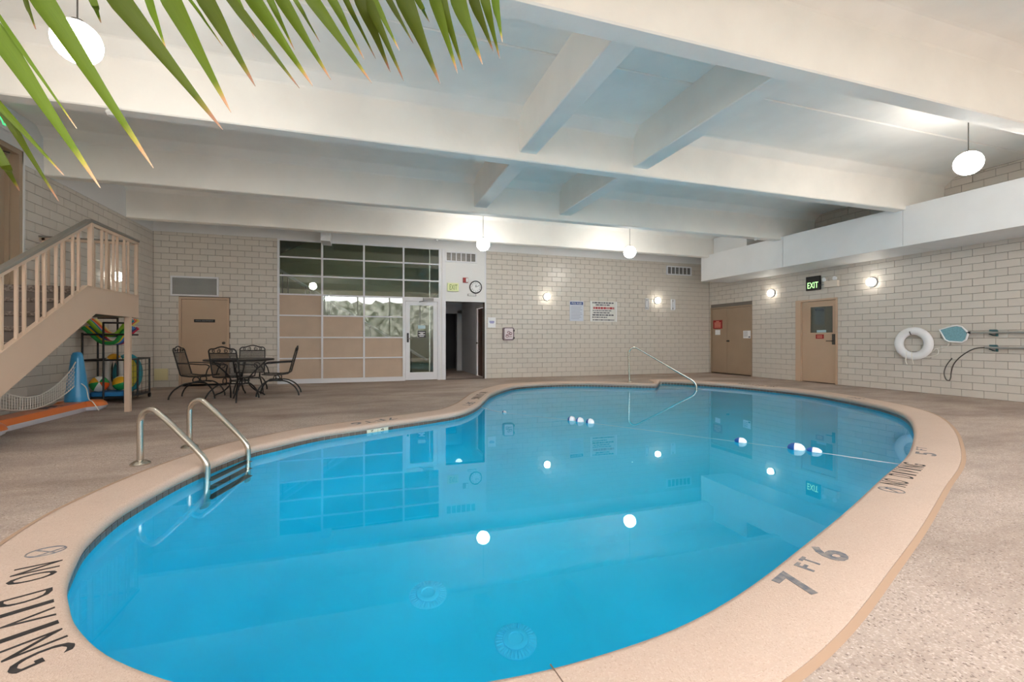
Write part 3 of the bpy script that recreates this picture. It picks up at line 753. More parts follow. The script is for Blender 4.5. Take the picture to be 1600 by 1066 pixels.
for k in range(14):
    x = -2.85 + 0.3 * k; z = zr(x) - 1.0
    b = MB(); b.box(x - 0.16, x + 0.16, 13.24, 14.06, z - 0.04, z); b.build('tread', M_CARPET, sf, o0)
b = MB(); b.prism([(-3.1, 3.05), (-3.1, 3.3), (-1.2, 4.38), (-1.2, 4.1)], 'y', 12.95, 14.2); b.build('upper_flight', M_IRON, sf, o0)

# corridor beyond the white opening
M_CORR = mat('corridor_grey', (205, 205, 208), 0.6)
b = MB(); b.box(2.02, 2.12, YB + 0.22, 17.2, 0, 4.4); tag(b.build('wall_corridor_left', M_CORR), 'grey corridor wall on the glazed screen side', 'wall', kind='structure')
b = MB()
for a, bb, c, d in rects_minus(YB + 0.22, 17.2, 0, 2.5, [(12.85, 13.75, -1, 2.06)]): b.box(3.30, 3.42, a, bb, c, d)
tag(b.build('wall_corridor_right', M_CORR), 'grey corridor wall with the brown side door', 'wall', kind='structure')
b = MB(); b.box(2.0, 3.45, YB + 0.22, 17.3, 2.42, 2.5); tag(b.build('ceiling_corridor', M_CORR), 'low grey corridor ceiling', 'ceiling', kind='structure')
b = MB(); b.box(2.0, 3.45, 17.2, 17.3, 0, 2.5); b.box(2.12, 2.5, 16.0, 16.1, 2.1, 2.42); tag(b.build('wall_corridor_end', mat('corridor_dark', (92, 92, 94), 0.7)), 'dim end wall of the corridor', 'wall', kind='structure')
d4 = thing('door_4', 'white framed doorway deep in the dim corridor', 'doorway', (2.7, 16.05, 0), kind='structure'); o0 = (2.7, 16.05, 0)
b = MB(); b.box(3.12, 3.29, 15.98, 16.1, 0, 2.15); b.box(2.13, 2.25, 15.98, 16.1, 0, 2.15); b.box(2.13, 3.29, 15.98, 16.1, 2.03, 2.41); b.build('door_frame', M_WHITE, d4, o0)
d5 = thing('door_5', 'brown wooden corridor door standing in a white frame', 'door', (3.3, 13.3, 0), kind='structure'); o0 = (3.3, 13.3, 0)
b = MB(); b.box(3.27, 3.32, 13.66, 13.80, 0, 2.12); b.box(3.27, 3.32, 12.80, 12.88, 0, 2.12); b.box(3.27, 3.32, 12.8, 13.8, 2.05, 2.12); b.build('door_frame', M_WHITE, d5, o0)
b = MB(); b.box(3.315, 3.355, 12.89, 13.65, 0.01, 2.045); lf5 = b.build('leaf', mat('brown_wood', (104, 68, 48), 0.45, rgb2=(78, 50, 36), vscale=5), d5, o0)
b = MB(); lever_knob(b, (3.315, 13.56, 1.0), 'x', -1); b.build('knob', M_DSTEEL, lf5, o0, smooth=True)
b = MB(); b.lathe([(0.10, 0), (0.10, -0.02), (0.06, -0.06), (0.01, -0.075)], (2.75, 13.8, 2.42), 20); tag(b.build('ceiling_light', mat('added_corridor_glow', (255, 248, 236), 0.4, emit=2.0), smooth=True), 'small round white fixture on the corridor ceiling', 'ceiling light')  # the fixture's glow is added to lighten the corridor

# wall-mounted things, back wall
def plate_box(name, label, cat, x0, x1, z0, z1, d, m, bevel=0.004):
    t = thing(name, label, cat, ((x0 + x1) / 2, YB, z0)); o0 = ((x0 + x1) / 2, YB, z0)
    b = MB(); b.box(x0, x1, YB - d, YB, z0, z1); b.build('plate', m, t, o0, bevel=bevel); return t, o0
t, o0 = plate_box('exit_sign', 'pale green exit sign on the white wall beside the clock', 'exit sign', 2.165, 2.475, 2.44, 2.665, 0.05, mat('exit_pale', (224, 232, 176), 0.5))
text_obj('exit_lettering', 'EXIT', (2.33, YB - 0.0515, 2.552), (1, 0, 0), (0, 0, 1), 0.215, 0.14, mat('exit_green_letters', (92, 128, 40), 0.5), t, o0, 0.001)
t, o0 = plate_box('fire_strobe', 'small red fire alarm strobe between exit sign and clock', 'fire alarm', 2.60, 2.745, 2.69, 2.83, 0.045, M_RED)
b = MB(); b.box(2.68, 2.735, YB - 0.065, YB - 0.045, 2.705, 2.815); b.build('strobe_lens', M_PAPER, t, o0, bevel=0.004)
t = thing('wall_clock', 'round black-rimmed wall clock with white face', 'clock', (2.965, YB, 2.577)); o0 = (2.965, YB, 2.577)
b = MB(); b.lathe([(0.178, 0.0), (0.18, 0.03), (0.168, 0.045), (0.155, 0.04), (0.15, 0.028)], o0, 36, 'y', -1); b.build('rim', M_BLACK, t, o0, smooth=True)
b = MB(); b.lathe([(0.15, 0.0), (0.15, 0.031)], o0, 36, 'y', -1); b.build('face', M_PAPER, t, o0)
for k in range(1, 13):
    a = PI / 2 - 2 * PI * k / 12
    text_obj('numeral', str(k), (o0[0] + 0.118 * math.cos(a), YB - 0.032, o0[2] + 0.118 * math.sin(a)), (1, 0, 0), (0, 0, 1), 0.04, 0.038, M_BLACK, t, o0, 0.001, stretch=False)
for nm, a, l, w_ in (('hour_hand', math.radians(80), 0.07, 0.007), ('minute_hand', math.radians(25), 0.11, 0.005)):
    b = MB(); b.tube([(o0[0], YB - 0.035, o0[2]), (o0[0] + l * math.cos(a), YB - 0.035, o0[2] + l * math.sin(a))], w_, 4); b.build(nm, M_BLACK, t, o0)
t, o0 = plate_box('name_plaque', 'narrow grey plaque fixed below the wall clock', 'plaque', 2.735, 2.985, 2.325, 2.385, 0.012, M_GREYM)
b = MB(); b.box(2.755, 2.965, YB - 0.0135, YB - 0.012, 2.34, 2.37); b.build('plaque_face', M_PAPER, t, o0)
t, o0 = plate_box('paper_notice', 'white paper notice with blue print beside the corridor opening', 'notice', 3.325, 3.555, 1.445, 1.735, 0.003, M_PAPER, 0)
b = MB()
for z, w_ in ((1.625, .14), (1.60, .15), (1.575, .11)): b.box(3.44 - w_ / 2, 3.44 + w_ / 2, YB - 0.0042, YB - 0.003, z - 0.008, z + 0.008)
b.build('print', mat('blue_ink', (120, 120, 190), 0.7), t, o0)
t = thing('first_aid_box', 'rounded wall case with a clear lid and red print', 'wall case', (3.92, YB, 1.08)); o0 = (3.92, YB, 1.08)
def rrect(x0, x1, z0, z1, r): return arc(x1 - r, z1 - r, r, 0, 90, 4) + arc(x0 + r, z1 - r, r, 90, 180, 4) + arc(x0 + r, z0 + r, r, 180, 270, 4) + arc(x1 - r, z0 + r, r, 270, 360, 4)
b = MB(); b.prism(rrect(3.755, 4.08, 1.085, 1.45, 0.05), 'y', YB - 0.09, YB); b.build('case', mat('mauve_case', (120, 104, 112), 0.4), t, o0)
b = MB(); b.prism(rrect(3.79, 4.045, 1.12, 1.425, 0.035), 'y', YB - 0.10, YB - 0.09); ld = b.build('lid', mat('pale_lid', (226, 214, 218), 0.35), t, o0)
b = MB()
for k in range(3): b.tube([(3.915 + 0.035 * math.cos(a) + dx_, YB - 0.102, dz_ + 0.03 * math.sin(a)) for a in [2 * PI * j / 12 for j in range(12)] for dx_, dz_ in [((-.05, 1.20), (.06, 1.28), (.0, 1.31))[k]]], 0.008, 5, closed=True)
b.box(3.83, 4.0, YB - 0.104, YB - 0.10, 1.235, 1.25); b.box(3.90, 4.01, YB - 0.104, YB - 0.10, 1.18, 1.195); b.build('emblem', mat('maroon', (110, 50, 60), 0.5), ld, o0)
for z in (1.15, 1.36):
    b = MB(); b.box(4.05, 4.09, YB - 0.105, YB - 0.06, z - 0.025, z + 0.025); b.build('latch', M_BLACK, t, o0)
t, o0 = plate_box('pool_rules_sign', 'blue-headed pool rules sign on the block wall', 'sign', 5.866, 6.325, 1.665, 2.275, 0.008, mat('sign_pale', (206, 212, 224), 0.25), 0.002)
b = MB(); b.box(5.885, 6.306, YB - 0.0092, YB - 0.008, 2.155, 2.245); hd = b.build('header', M_BLUE, t, o0)
text_obj('header_lettering', 'POOL RULES', (6.095, YB - 0.0095, 2.2), (1, 0, 0), (0, 0, 1), 0.33, 0.055, M_PAPER, hd, o0, 0.0008)
b = MB()
for k in range(9):
    w_ = (0.36, 0.33, 0.37, 0.30, 0.35, 0.37, 0.31, 0.34, 0.27)[k]; z = 2.10 - 0.046 * k; b.box(5.91, 5.91 + w_, YB - 0.0092, YB - 0.008, z - 0.006, z + 0.006)
b.build('fine_print', mat('grey_ink', (150, 154, 170), 0.7), t, o0)
t, o0 = plate_box('warning_sign', 'wide white warning sign with red middle line of print', 'sign', 6.552, 7.485, 1.655, 2.285, 0.008, mat('sign_white', (222, 222, 218), 0.2), 0.002)
for z, h_, x0, x1, m_, sd in ((2.235, .04, 6.63, 7.36, M_INK, 1), (2.17, .035, 6.74, 7.24, M_INK, 2), (2.075, .065, 6.66, 7.38, M_INKR, 3), (1.995, .025, 6.64, 7.28, M_INK, 4), (1.93, .03, 6.66, 7.22, M_INK, 5), (1.86, .04, 6.63, 7.36, M_INK, 6), (1.79, .03, 6.62, 7.15, M_INK, 7), (1.71, .03, 6.64, 7.38, M_INK, 8)):
    b = MB(); rr = random.Random(sd); x = x0
    while x < x1:
        w_ = rr.uniform(0.03, 0.12); b.box(x, min(x1, x + w_), YB - 0.0092, YB - 0.008, z - h_ / 2, z + h_ / 2); x += w_ + 0.018
    b.build('print_line', m_, t, o0)
for x in (6.565, 7.44):
    b = MB(); b.box(x, x + 0.03, YB - 0.012, YB - 0.008, 1.66, 2.28); b.build('edge_strip', M_PAPER, t, o0)
for k, (x0, x1) in enumerate(((8.50, 8.62), (9.47, 9.62))):
    t, o0 = plate_box('wall_bracket', ['white slotted wall bracket on the sign side of the round lamp', 'white slotted wall bracket on the far side of the round lamp'][k], 'bracket', x0, x1, 2.06, 2.42, 0.015, M_ALU)
    for z in (2.11, 2.37):
        b = MB(); b.box((x0 + x1) / 2 - 0.013, (x0 + x1) / 2 + 0.013, YB - 0.0165, YB - 0.015, z - 0.03, z + 0.03); b.build('slot', M_GREYM, t, o0)
    for x in (x0, x1 - 0.012):
        b = MB(); b.box(x, x + 0.012, YB - 0.05, YB - 0.015, 2.08, 2.40); b.build('flange', M_ALU, t, o0)

# ------------------------------------------------------------------ right wall: double door, exit door, fittings
d6 = thing('door_6', 'tan double door in the corner with papers taped on', 'double door', (XR, 11.57, 0), kind='structure'); o0 = (XR, 11.57, 0)
b = MB(); b.box(XR - 0.012, XR + 0.1, 10.72, 10.755, 0, 2.155); b.box(XR - 0.012, XR + 0.1, 12.385, 12.42, 0, 2.155); b.box(XR - 0.012, XR + 0.1, 10.755, 12.385, 2.115, 2.155); b.build('door_frame', M_DOORD, d6, o0)
b = MB(); b.box(XR + 0.02, XR + 0.06, 11.733, 12.38, 0.03, 2.11); l1 = b.build('leaf', M_DOORD, d6, o0)
b = MB(); b.box(XR + 0.02, XR + 0.06, 10.76, 11.727, 0.03, 2.11); l2 = b.build('leaf', M_DOORD, d6, o0)
b = MB(); b.box(XR + 0.19, XR + 0.22, 10.7, 12.45, 0, 2.16); b.build('dark_backing', M_BLACK, d6, o0)
b = MB(); lever_knob(b, (XR + 0.02, 11.66, 1.06), 'x', -1); b.build('knob', M_DSTEEL, l2, o0, smooth=True)
b = MB(); b.box(XR + 0.012, XR + 0.02, 11.93, 12.33, 1.46, 1.74); rs = b.build('red_notice', M_RED, l1, o0)
b = MB()
for k in range(5): b.box(XR + 0.0108, XR + 0.012, 12.13 - (.14 if k else .07), 12.13 + (.14 if k else .07), 1.695 - k * .045 - .012, 1.695 - k * .045 + .012)
b.build('notice_print', mat('red_notice_ink', (226, 150, 130), 0.6), rs, o0)
b = MB(); b.box(XR + 0.016, XR + 0.02, 12.02, 12.24, 1.26, 1.42); b.build('paper', M_PAPER, l1, o0)
b = MB(); b.box(XR + 0.016, XR + 0.02, 10.79, 11.07, 1.145, 1.375); pp_ = b.build('paper', M_PAPER, l2, o0)
b = MB()
for k in range(6): b.box(XR + 0.0148, XR + 0.016, 10.90, 11.05, 1.35 - k * .03 - .004, 1.35 - k * .03 + .004)
b.box(XR + 0.0148, XR + 0.016, 10.805, 10.87, 1.165, 1.20); b.build('print', M_INK, pp_, o0)

d7 = thing('door_7', 'tan exit door with a dark glass light and red sticker', 'door', (XR, 8.7, 0), kind='structure'); o0 = (XR, 8.7, 0)
b = MB(); b.box(XR - 0.03, XR + 0.1, 9.10, 9.26, 0, 2.14); b.box(XR - 0.03, XR + 0.1, 8.14, 8.175, 0, 2.14); b.box(XR - 0.03, XR + 0.1, 8.175, 9.10, 2.09, 2.14); b.build('door_frame', M_FRAME, d7, o0, bevel=0.004)
b = MB()
for a, bb, c, d in rects_minus(8.18, 9.095, 0.02, 2.085, [(8.26, 8.87, 1.27, 1.95)]): b.box(XR + 0.015, XR + 0.06, a, bb, c, d)
lf = b.build('leaf', M_DOOR, d7, o0)
b = MB(); b.box(XR + 0.03, XR + 0.036, 8.26, 8.87, 1.27, 1.95); b.build('pane', M_GLASS, lf, o0)
b = MB()
for a, bb, c, d in rects_minus(8.245, 8.885, 1.255, 1.965, [(8.27, 8.86, 1.28, 1.94)]): b.box(XR + 0.01, XR + 0.02, a, bb, c, d)
b.build('glazing_bead', M_FRAME, lf, o0)
b = MB(); b.box(XR + 0.016, XR + 0.03, 8.45, 8.69, 1.285, 1.345); b.build('pale_notice', mat('pale_blue_paper', (176, 205, 214)), lf, o0)
b = MB(); b.box(XR + 0.0125, XR + 0.015, 8.50, 8.715, 1.125, 1.235); rs = b.build('red_sticker', M_RED, lf, o0)
b = MB()
for z in (1.205, 1.18, 1.155): b.box(XR + 0.0115, XR + 0.0125, 8.54, 8.68, z - .006, z + .006)
b.build('sticker_print', mat('red_notice_ink', (226, 150, 130)), rs, o0)
b = MB(); b.box(XR - 0.005, XR + 0.015, 8.205, 8.275, 0.98, 1.24); hp = b.build('lock_plate', M_DSTEEL, lf, o0)
b = MB(); b.tube([(XR - 0.005, 8.24, 1.07), (XR - 0.06, 8.24, 1.07), (XR - 0.065, 8.38, 1.07)], 0.012, 8); b.build('lever', M_DSTEEL, hp, o0, smooth=True)
# dark room behind the exit door
b = MB(); b.box(XR + 0.23, 12.6, 7.6, 7.7, -0.1, 2.6); b.box(XR + 0.23, 12.6, 9.6, 9.7, -0.1, 2.6); b.box(12.5, 12.6, 7.6, 9.7, -0.1, 2.6); b.box(XR + 0.23, 12.6, 7.6, 9.7, 2.5, 2.6); b.box(XR + 0.23, 12.6, 7.6, 9.7, -0.1, 0)
tag(b.build('wall_vestibule', mat('vestibule_grey', (120, 112, 104), 0.8)), 'dim grey vestibule seen through the exit door glass', 'wall', kind='structure')

t = thing('exit_sign', 'black exit sign with lit green letters above the exit door', 'exit sign', (XR, 8.74, 2.37)); o0 = (XR, 8.74, 2.37)
b = MB(); b.box(XR - 0.05, XR, 8.56, 8.94, 2.37, 2.73); b.build('housing', M_BLACK, t, o0, bevel=0.005)
text_obj('exit_lettering', 'EXIT', (XR - 0.0515, 8.745, 2.50), (0, -1, 0), (0, 0, 1), 0.29, 0.15, mat('lit_exit_green', (170, 240, 150), 0.5, emit=1.6), t, o0, 0.001)
t = thing('emergency_light', 'cream emergency light box with two lamp heads', 'emergency light', (XR, 8.24, 2.4)); o0 = (XR, 8.24, 2.4)
b = MB(); b.box(XR - 0.09, XR, 8.09, 8.42, 2.40, 2.56); b.build('box', mat('cream_plastic', (224, 214, 200), 0.45), t, o0, bevel=0.006)
for y_ in (8.40, 8.13):
    b = MB(); b.lathe([(0.03, 0), (0.045, 0.03), (0.05, 0.06), (0.046, 0.065)], (XR - 0.06, y_, 2.60), 16, 'x', -1); b.tube([(XR - 0.05, y_, 2.555), (XR - 0.06, y_, 2.60)], 0.012, 6); b.build('lamp_head', M_PAPER, t, o0, smooth=True)
b = MB(); b.tube([(XR - 0.02, 8.42, 2.50), (XR - 0.02, 8.56, 2.48)], 0.008, 6); b.build('conduit', M_GREYM, t, o0)

# life ring
yc, zc_ = 6.47, 1.02
t = thing('life_ring', 'white life ring hung on the block wall with loose rope', 'life ring', (XR, yc, zc_)); o0 = (XR, yc, zc_)
b = MB(); n, m_ = 48, 16
for i in range(n):
    a = 2 * PI * i / n
    for k in range(m_):
        q = 2 * PI * k / m_; rr = 0.262 + 0.082 * math.cos(q)
        b.v.append((XR - 0.085 + 0.062 * math.sin(q), yc + rr * 1.03 * math.cos(a), zc_ + rr * math.sin(a)))
for i in range(n):
    for k in range(m_):
        i2, k2 = (i + 1) % n, (k + 1) % m_; b.f.append((i * m_ + k, i2 * m_ + k, i2 * m_ + k2, i * m_ + k2))
b.build('ring', mat('ring_white', (238, 238, 240), 0.45), t, o0, smooth=True)
M_ROPE = mat('white_rope', (232, 228, 220), 0.8)
xr = XR - 0.14
for pts in ([(xr + .03, yc + .12, zc_ - .16), (xr, yc + .10, zc_ - .22), (xr, yc + .11, zc_ - .36), (xr + .05, yc + .115, zc_ - .44)],
            [(xr + .03, yc + .02, zc_ - .17), (xr, yc + .0, zc_ - .22), (xr, yc - .02, zc_ - .36), (xr + .05, yc - .01, zc_ - .43)],
            [(xr + .05, yc - .18, zc_ - .28), (xr + .10, yc - .28, zc_ - .26), (xr + .12, yc - .38, zc_ - .22), (xr + .12, yc - .40, zc_ - .14), (xr + .12, yc - .36, zc_ - .10), (xr + .11, yc - .30, zc_ - .16), (xr + .08, yc - .22, zc_ - .22)],
            [(xr + .11, yc - .34, zc_ - .10), (xr + .12, yc - .48, zc_ - .08), (xr + .12, yc - .55, zc_ - .05), (xr + .12, yc - .56, zc_ + .01), (xr + .12, yc - .52, zc_ + .03)]):
    b = MB(); b.tube(catmull(pts, 6), 0.008, 6); b.build('rope', M_ROPE, t, o0, smooth=True)
b = MB(); b.tube([(XR - .003, yc + .03, zc_ + .20), (XR - .12, yc + .03, zc_ + .19), (XR - .15, yc + .035, zc_ + .25)], 0.010, 6); b.build('hook', M_DSTEEL, t, o0)
# leaf skimmer and rescue hook on poles
M_POLE = mat('pole_grey', (170, 172, 168), 0.35, metal=0.5); M_TEAL = mat('teal_clip', (48, 92, 98), 0.5)
t = thing('leaf_skimmer', 'blue mesh leaf skimmer on a grey pole hung on the wall', 'pool skimmer', (XR, 5.0, 1.22)); o0 = (XR, 5.0, 1.22)
hp_ = [(6.02, 1.30), (5.93, 1.10), (5.87, 1.065), (5.66, 1.05), (5.60, 1.10), (5.57, 1.215), (5.585, 1.255), (5.66, 1.35), (5.74, 1.375), (5.82, 1.365)]
b = MB(); b.tube([(XR - 0.075, y, z) for y, z in hp_], 0.016, 8, closed=True); b.build('hoop', M_PAPER, t, o0, smooth=True)
b = MB(); b.prism(hp_, 'x', XR - 0.078, XR - 0.074); b.build('net', mat('blue_net', (122, 168, 180), 0.85, var=0.15, vscale=40), t, o0)
b = MB(); b.tube([(XR - 0.07, 5.59, 1.235), (XR - 0.07, 5.53, 1.235)], 0.022, 8); b.build('socket', M_BLACK, t, o0)
b = MB(); b.tube([(XR - 0.07, 5.54, 1.235), (XR - 0.07, 2.6, 1.205)], 0.019, 10); b.build('pole', M_POLE, t, o0, smooth=True)
t = thing('rescue_hook', 'curved metal rescue hook on a grey pole below the skimmer', 'rescue hook', (XR, 5.0, 0.94)); o0 = (XR, 5.0, 0.94)
b = MB(); b.tube([(XR - 0.07, 5.32, 0.955), (XR - 0.07, 2.6, 0.92)], 0.019, 10); b.build('pole', M_POLE, t, o0, smooth=True)
b = MB(); b.tube(catmull([(XR - .07, 5.30, .957), (XR - .07, 5.48, .93), (XR - .07, 5.66, .80), (XR - .07, 5.79, .63), (XR - .07, 5.835, .46), (XR - .08, 5.838, .36), (XR - .10, 5.85, .30), (XR - .13, 5.885, .32), (XR - .14, 5.91, .42), (XR - .13, 5.905, .52), (XR - .12, 5.87, .62), (XR - .11, 5.80, .74)], 6), 0.010, 8); b.build('hook', M_DSTEEL, t, o0, smooth=True)
for z, lb in ((1.232, 'teal wall clip holding the skimmer pole'), (0.952, 'teal wall clip holding the rescue hook pole')):
    for y_, sfx in ((5.23, ''), (3.0, ', farther along the pole')):
        b = MB(); b.prism([(y_ - 0.045, z + 0.055), (y_ + 0.045, z + 0.055), (y_ + 0.045, z + 0.025), (y_ - 0.01, z + 0.02), (y_ - 0.045, z - 0.015), (y_ - 0.045, z - 0.06), (y_ + 0.0, z - 0.06), (y_ + 0.05, z - 0.02), (y_ + 0.05, z - 0.035), (y_ - 0.06, z - 0.07), (y_ - 0.06, z + 0.03)], 'x', XR - 0.05, XR)
        tag(b.build('pole_clip', M_TEAL), lb + sfx, 'clip', group='pole clips on the block wall')

# ------------------------------------------------------------------ stairs and landing on the left
XS, LZ, Y0, Y1 = -3.41, 1.79, 7.29, 8.69
st = thing('staircase', 'tan steel staircase with carpeted treads and a raised landing', 'staircase', (XS, 8.0, 0)); o0 = (XS, 8.0, 0)
SLP = 0.56
def zs(y): return LZ - SLP * (Y0 - y)
yb = Y0 - LZ / SLP
for x in (XS, XL + 0.06):
    b = MB(); b.prism([(Y1, LZ), (Y0, LZ), (yb, 0.0), (yb + 0.75, 0.0), (Y0 + 0.19, LZ - 0.345), (Y1, LZ - 0.345)], 'x', x - 0.045, x); b.build('stringer', M_TAN, st, o0, bevel=0.004)
    b = MB(); b.prism([(Y1, LZ + 0.012), (Y0 - 0.006, LZ + 0.012), (yb, 0.012), (yb, 0.0), (Y0, LZ), (Y1, LZ)], 'x', x - 0.05, x + 0.008); b.build('stringer_cap', M_TAN, st, o0)
b = MB(); b.box(XL + 0.06, XS - 0.045, Y1 - 0.05, Y1, LZ - 0.345, LZ); b.build('end_fascia', M_TAN, st, o0)
b = MB(); b.box(XL + 0.02, XS - 0.045, Y0 - 0.02, Y1 - 0.05, LZ - 0.09, LZ - 0.005); b.build('landing_deck', M_CARPET, st, o0)
b = MB(); b.box(XL + 0.06, XS - 0.045, Y0 + 0.25, Y1 - 0.05, LZ - 0.34, LZ - 0.31); b.build('landing_soffit', M_DSTEEL, st, o0)
NR = 10; rise = LZ / NR; run = rise / SLP
for k in range(1, NR):
    z = LZ - rise * k; y = Y0 - run * k
    b = MB(); b.box(XL + 0.06, XS - 0.045, y - 0.03, y + run, z - 0.06, z - 0.01); b.build('tread', M_CARPET, st, o0, bevel=0.008)
for k in range(NR):
    z = LZ - rise * k; y = Y0 - run * k
    b = MB(); b.box(XL + 0.06, XS - 0.045, y, y + 0.02, z - rise, z - 0.06); b.build('riser', mat('riser_grey', (120, 108, 100), 0.8), st, o0)
b = MB(); b.box(XS - 0.075, XS - 0.005, Y1 - 0.285, Y1 - 0.215, 0, LZ - 0.345); b.build('support_post', M_TAN, st, o0, bevel=0.003)
xr_ = XS - 0.02; HRL = 2.66
def bal(x, y, za, zb, w=0.0125, nm='baluster'):
    b = MB(); b.box(x - w, x + w, y - w, y + w, za, zb); b.build(nm, M_TAN, st, o0)
for k in range(9):
    for dy in (0.0, -0.115):
        y = 7.13 - 0.3196 * k + dy
        if y > yb + 0.1: bal(xr_, y, zs(y), zs(y) + 0.82)
for y in (7.667, 7.782, 7.97, 8.078, 8.283, 8.401): bal(xr_, y, LZ, HRL - 0.03)
bal(xr_, 7.40, LZ, HRL - 0.02, 0.024, 'newel_post'); bal(xr_, 8.655, LZ - 0.02, HRL - 0.02, 0.02, 'newel_post')
for k in range(6):
    bal(XS - 0.19 - 0.185 * k, Y1 - 0.03, LZ, HRL - 0.04)
bal(XL + 0.05, Y1 - 0.03, LZ, HRL - 0.02, 0.02, 'newel_post')
HS = HRL - 0.02
b = MB(); b.prism([(7.37, HS), (yb, HS - SLP * (7.37 - yb) * 1.01), (yb, HS - SLP * (7.37 - yb) * 1.01 + 0.035), (7.36, HS + 0.035), (Y1, HS + 0.03), (Y1, HS)], 'x', xr_ - 0.04, xr_ + 0.035); b.build('cap_rail', M_LINEN, st, o0, bevel=0.004)
b = MB(); b.box(XL, xr_ - 0.04, Y1 - 0.06, Y1, HRL - 0.03, HRL - 0.005); b.build('cap_rail', M_LINEN, st, o0)
b = MB(); b.prism([(7.37, HS), (yb, HS - SLP * (7.37 - yb) * 1.01), (yb, HS - SLP * (7.37 - yb) * 1.01 - 0.045), (7.37, HS - 0.045)], 'x', xr_ - 0.02, xr_ + 0.02); b.build('top_rail', M_TAN, st, o0)
b = MB(); b.box(xr_ - 0.02, xr_ + 0.02, 7.40, Y1, HS - 0.04, HS); b.box(XL, xr_ - 0.02, Y1 - 0.05, Y1 - 0.01, HS - 0.05, HS - 0.012); b.build('top_rail', M_TAN, st, o0)
# landing door in the left wall, with its exit sign
d3 = thing('door_3', 'tan door up on the stair landing', 'door', (XL, 7.8, LZ), kind='structure'); o0 = (XL, 7.8, LZ)
M_DTAUPE = mat('taupe_door_paint', (170, 150, 128), 0.45)
b = MB()
for a, bb, c, d in rects_minus(7.30, 8.31, LZ, 3.78, [(7.37, 8.24, LZ - 1, 3.71)]): b.box(XL - 0.14, XL - 0.005, a, bb, c, d)
for a, bb, c, d in rects_minus(7.35, 8.26, LZ, 3.73, [(7.40, 8.21, LZ - 1, 3.68)]): b.box(XL - 0.20, XL - 0.10, a, bb, c, d)
b.build('door_frame', M_DTAUPE, d3, o0)
b = MB(); b.box(XL - 0.19, XL - 0.15, 7.40, 8.21, LZ + 0.01, 3.68); lf = b.build('leaf', M_DTAUPE, d3, o0)
b = MB(); b.box(XL - 0.15, XL - 0.09, 7.75, 8.02, 3.59, 3.65); b.tube([(XL - 0.1, 7.9, 3.65), (XL - 0.03, 8.1, 3.68)], 0.012, 6); b.build('door_closer', M_DSTEEL, lf, o0)
b = MB(); lever_knob(b, (XL - 0.15, 7.47, LZ + 1.0), 'x', 1); b.build('knob', M_DSTEEL, lf, o0, smooth=True)
b = MB(); b.box(XL - 0.3, XL - 0.22, 7.2, 8.4, LZ - 0.1, 3.9); b.build('backing', M_BLACK, d3, o0)
t = thing('exit_sign', 'lit green exit sign above the landing door behind palm leaves', 'exit sign', (XL, 7.86, 3.94)); o0 = (XL, 7.86, 3.94)
b = MB(); b.box(XL, XL + 0.05, 7.65, 8.03, 3.92, 4.17); b.build('housing', M_PAPER, t, o0, bevel=0.004)
text_obj('exit_lettering', 'EXIT', (XL + 0.051, 7.84, 4.05), (0, 1, 0), (0, 0, 1), 0.32, 0.17, mat('lit_exit_green2', (60, 220, 130), 0.5, emit=1.2), t, o0, 0.001)

# ------------------------------------------------------------------ pool ladder, hand rail, rope and floats, drains
def ladder():
    feet = [Vector((-1.885, 4.83)), Vector((-1.70, 5.43))]
    d = Vector((0.915, -0.40)).normalized(); t = thing('pool_ladder', 'stainless steel pool ladder with two looped rails', 'pool ladder', (feet[0].x, feet[0].y, 0)); o0 = (feet[0].x, feet[0].y, 0)
    R_ = 0.026
    prof = [(0, 0.0), (0, 0.25), (0.0, 0.36)] + [(0.105 - 0.105 * math.cos(math.radians(a)), 0.36 + 0.125 * math.sin(math.radians(a))) for a in (20, 40, 60, 80, 100, 115, 128)] + [(0.28, 0.372), (0.40, 0.265), (0.52, 0.155), (0.59, 0.085), (0.625, 0.03), (0.635, -0.04), (0.635, -0.3), (0.635, -0.75), (0.62, -0.88), (0.55, -0.95), (0.46, -0.96)]
    for f in feet:
        b = MB(); b.tube(catmull([(f.x + d.x * s, f.y + d.y * s, z) for s, z in prof], 4), R_, 14); b.build('rail', M_STEEL, t, o0, smooth=True)
        b = MB(); b.lathe([(0.075, 0.0), (0.075, 0.012), (0.05, 0.03), (0.03, 0.036)], (f.x, f.y, 0.0), 24); b.build('escutcheon', M_STEEL, t, o0, smooth=True)
    for z in (-0.16, -0.42, -0.68):
        p, q = feet[0] + d * 0.635, feet[1] + d * 0.635; b = MB()
        n = Vector((d.x, d.y))
        pts = [(p.x - n.x * .03, p.y - n.y * .03), (q.x - n.x * .03, q.y - n.y * .03), (q.x + n.x * .05, q.y + n.y * .05), (p.x + n.x * .05, p.y + n.y * .05)]
        b.prism(pts, 'z', z - 0.025, z); b.build('tread', M_DSTEEL, t, o0, bevel=0.004)
ladder()
fx, fy = 6.54, 10.27; ex, ey = onZ(1088, 607, WATER)
t = thing('hand_rail', 'single bent steel hand rail sloping into the far pool step', 'hand rail', (fx, fy, 0)); o0 = (fx, fy, 0)
dv = Vector((ex - fx, ey - fy)); ln = dv.length; dv.normalize()
prof = [(-0.02, 0), (-0.03, 0.4), (-0.035, 0.72), (-0.02, 0.82), (0.04, 0.885), (0.13, 0.895), (0.22, 0.855)] + [(0.22 + (ln - 0.32) * k / 5, 0.855 - 0.76 * k / 5) for k in range(1, 6)] + [(ln - 0.03, 0.02), (ln, -0.06), (ln, -0.15), (ln - 0.0, -0.6)]
b = MB(); b.tube(catmull([(fx + dv.x * s, fy + dv.y * s, z) for s, z in prof], 4), 0.026, 12); b.build('rail', M_STEEL, t, o0, smooth=True)
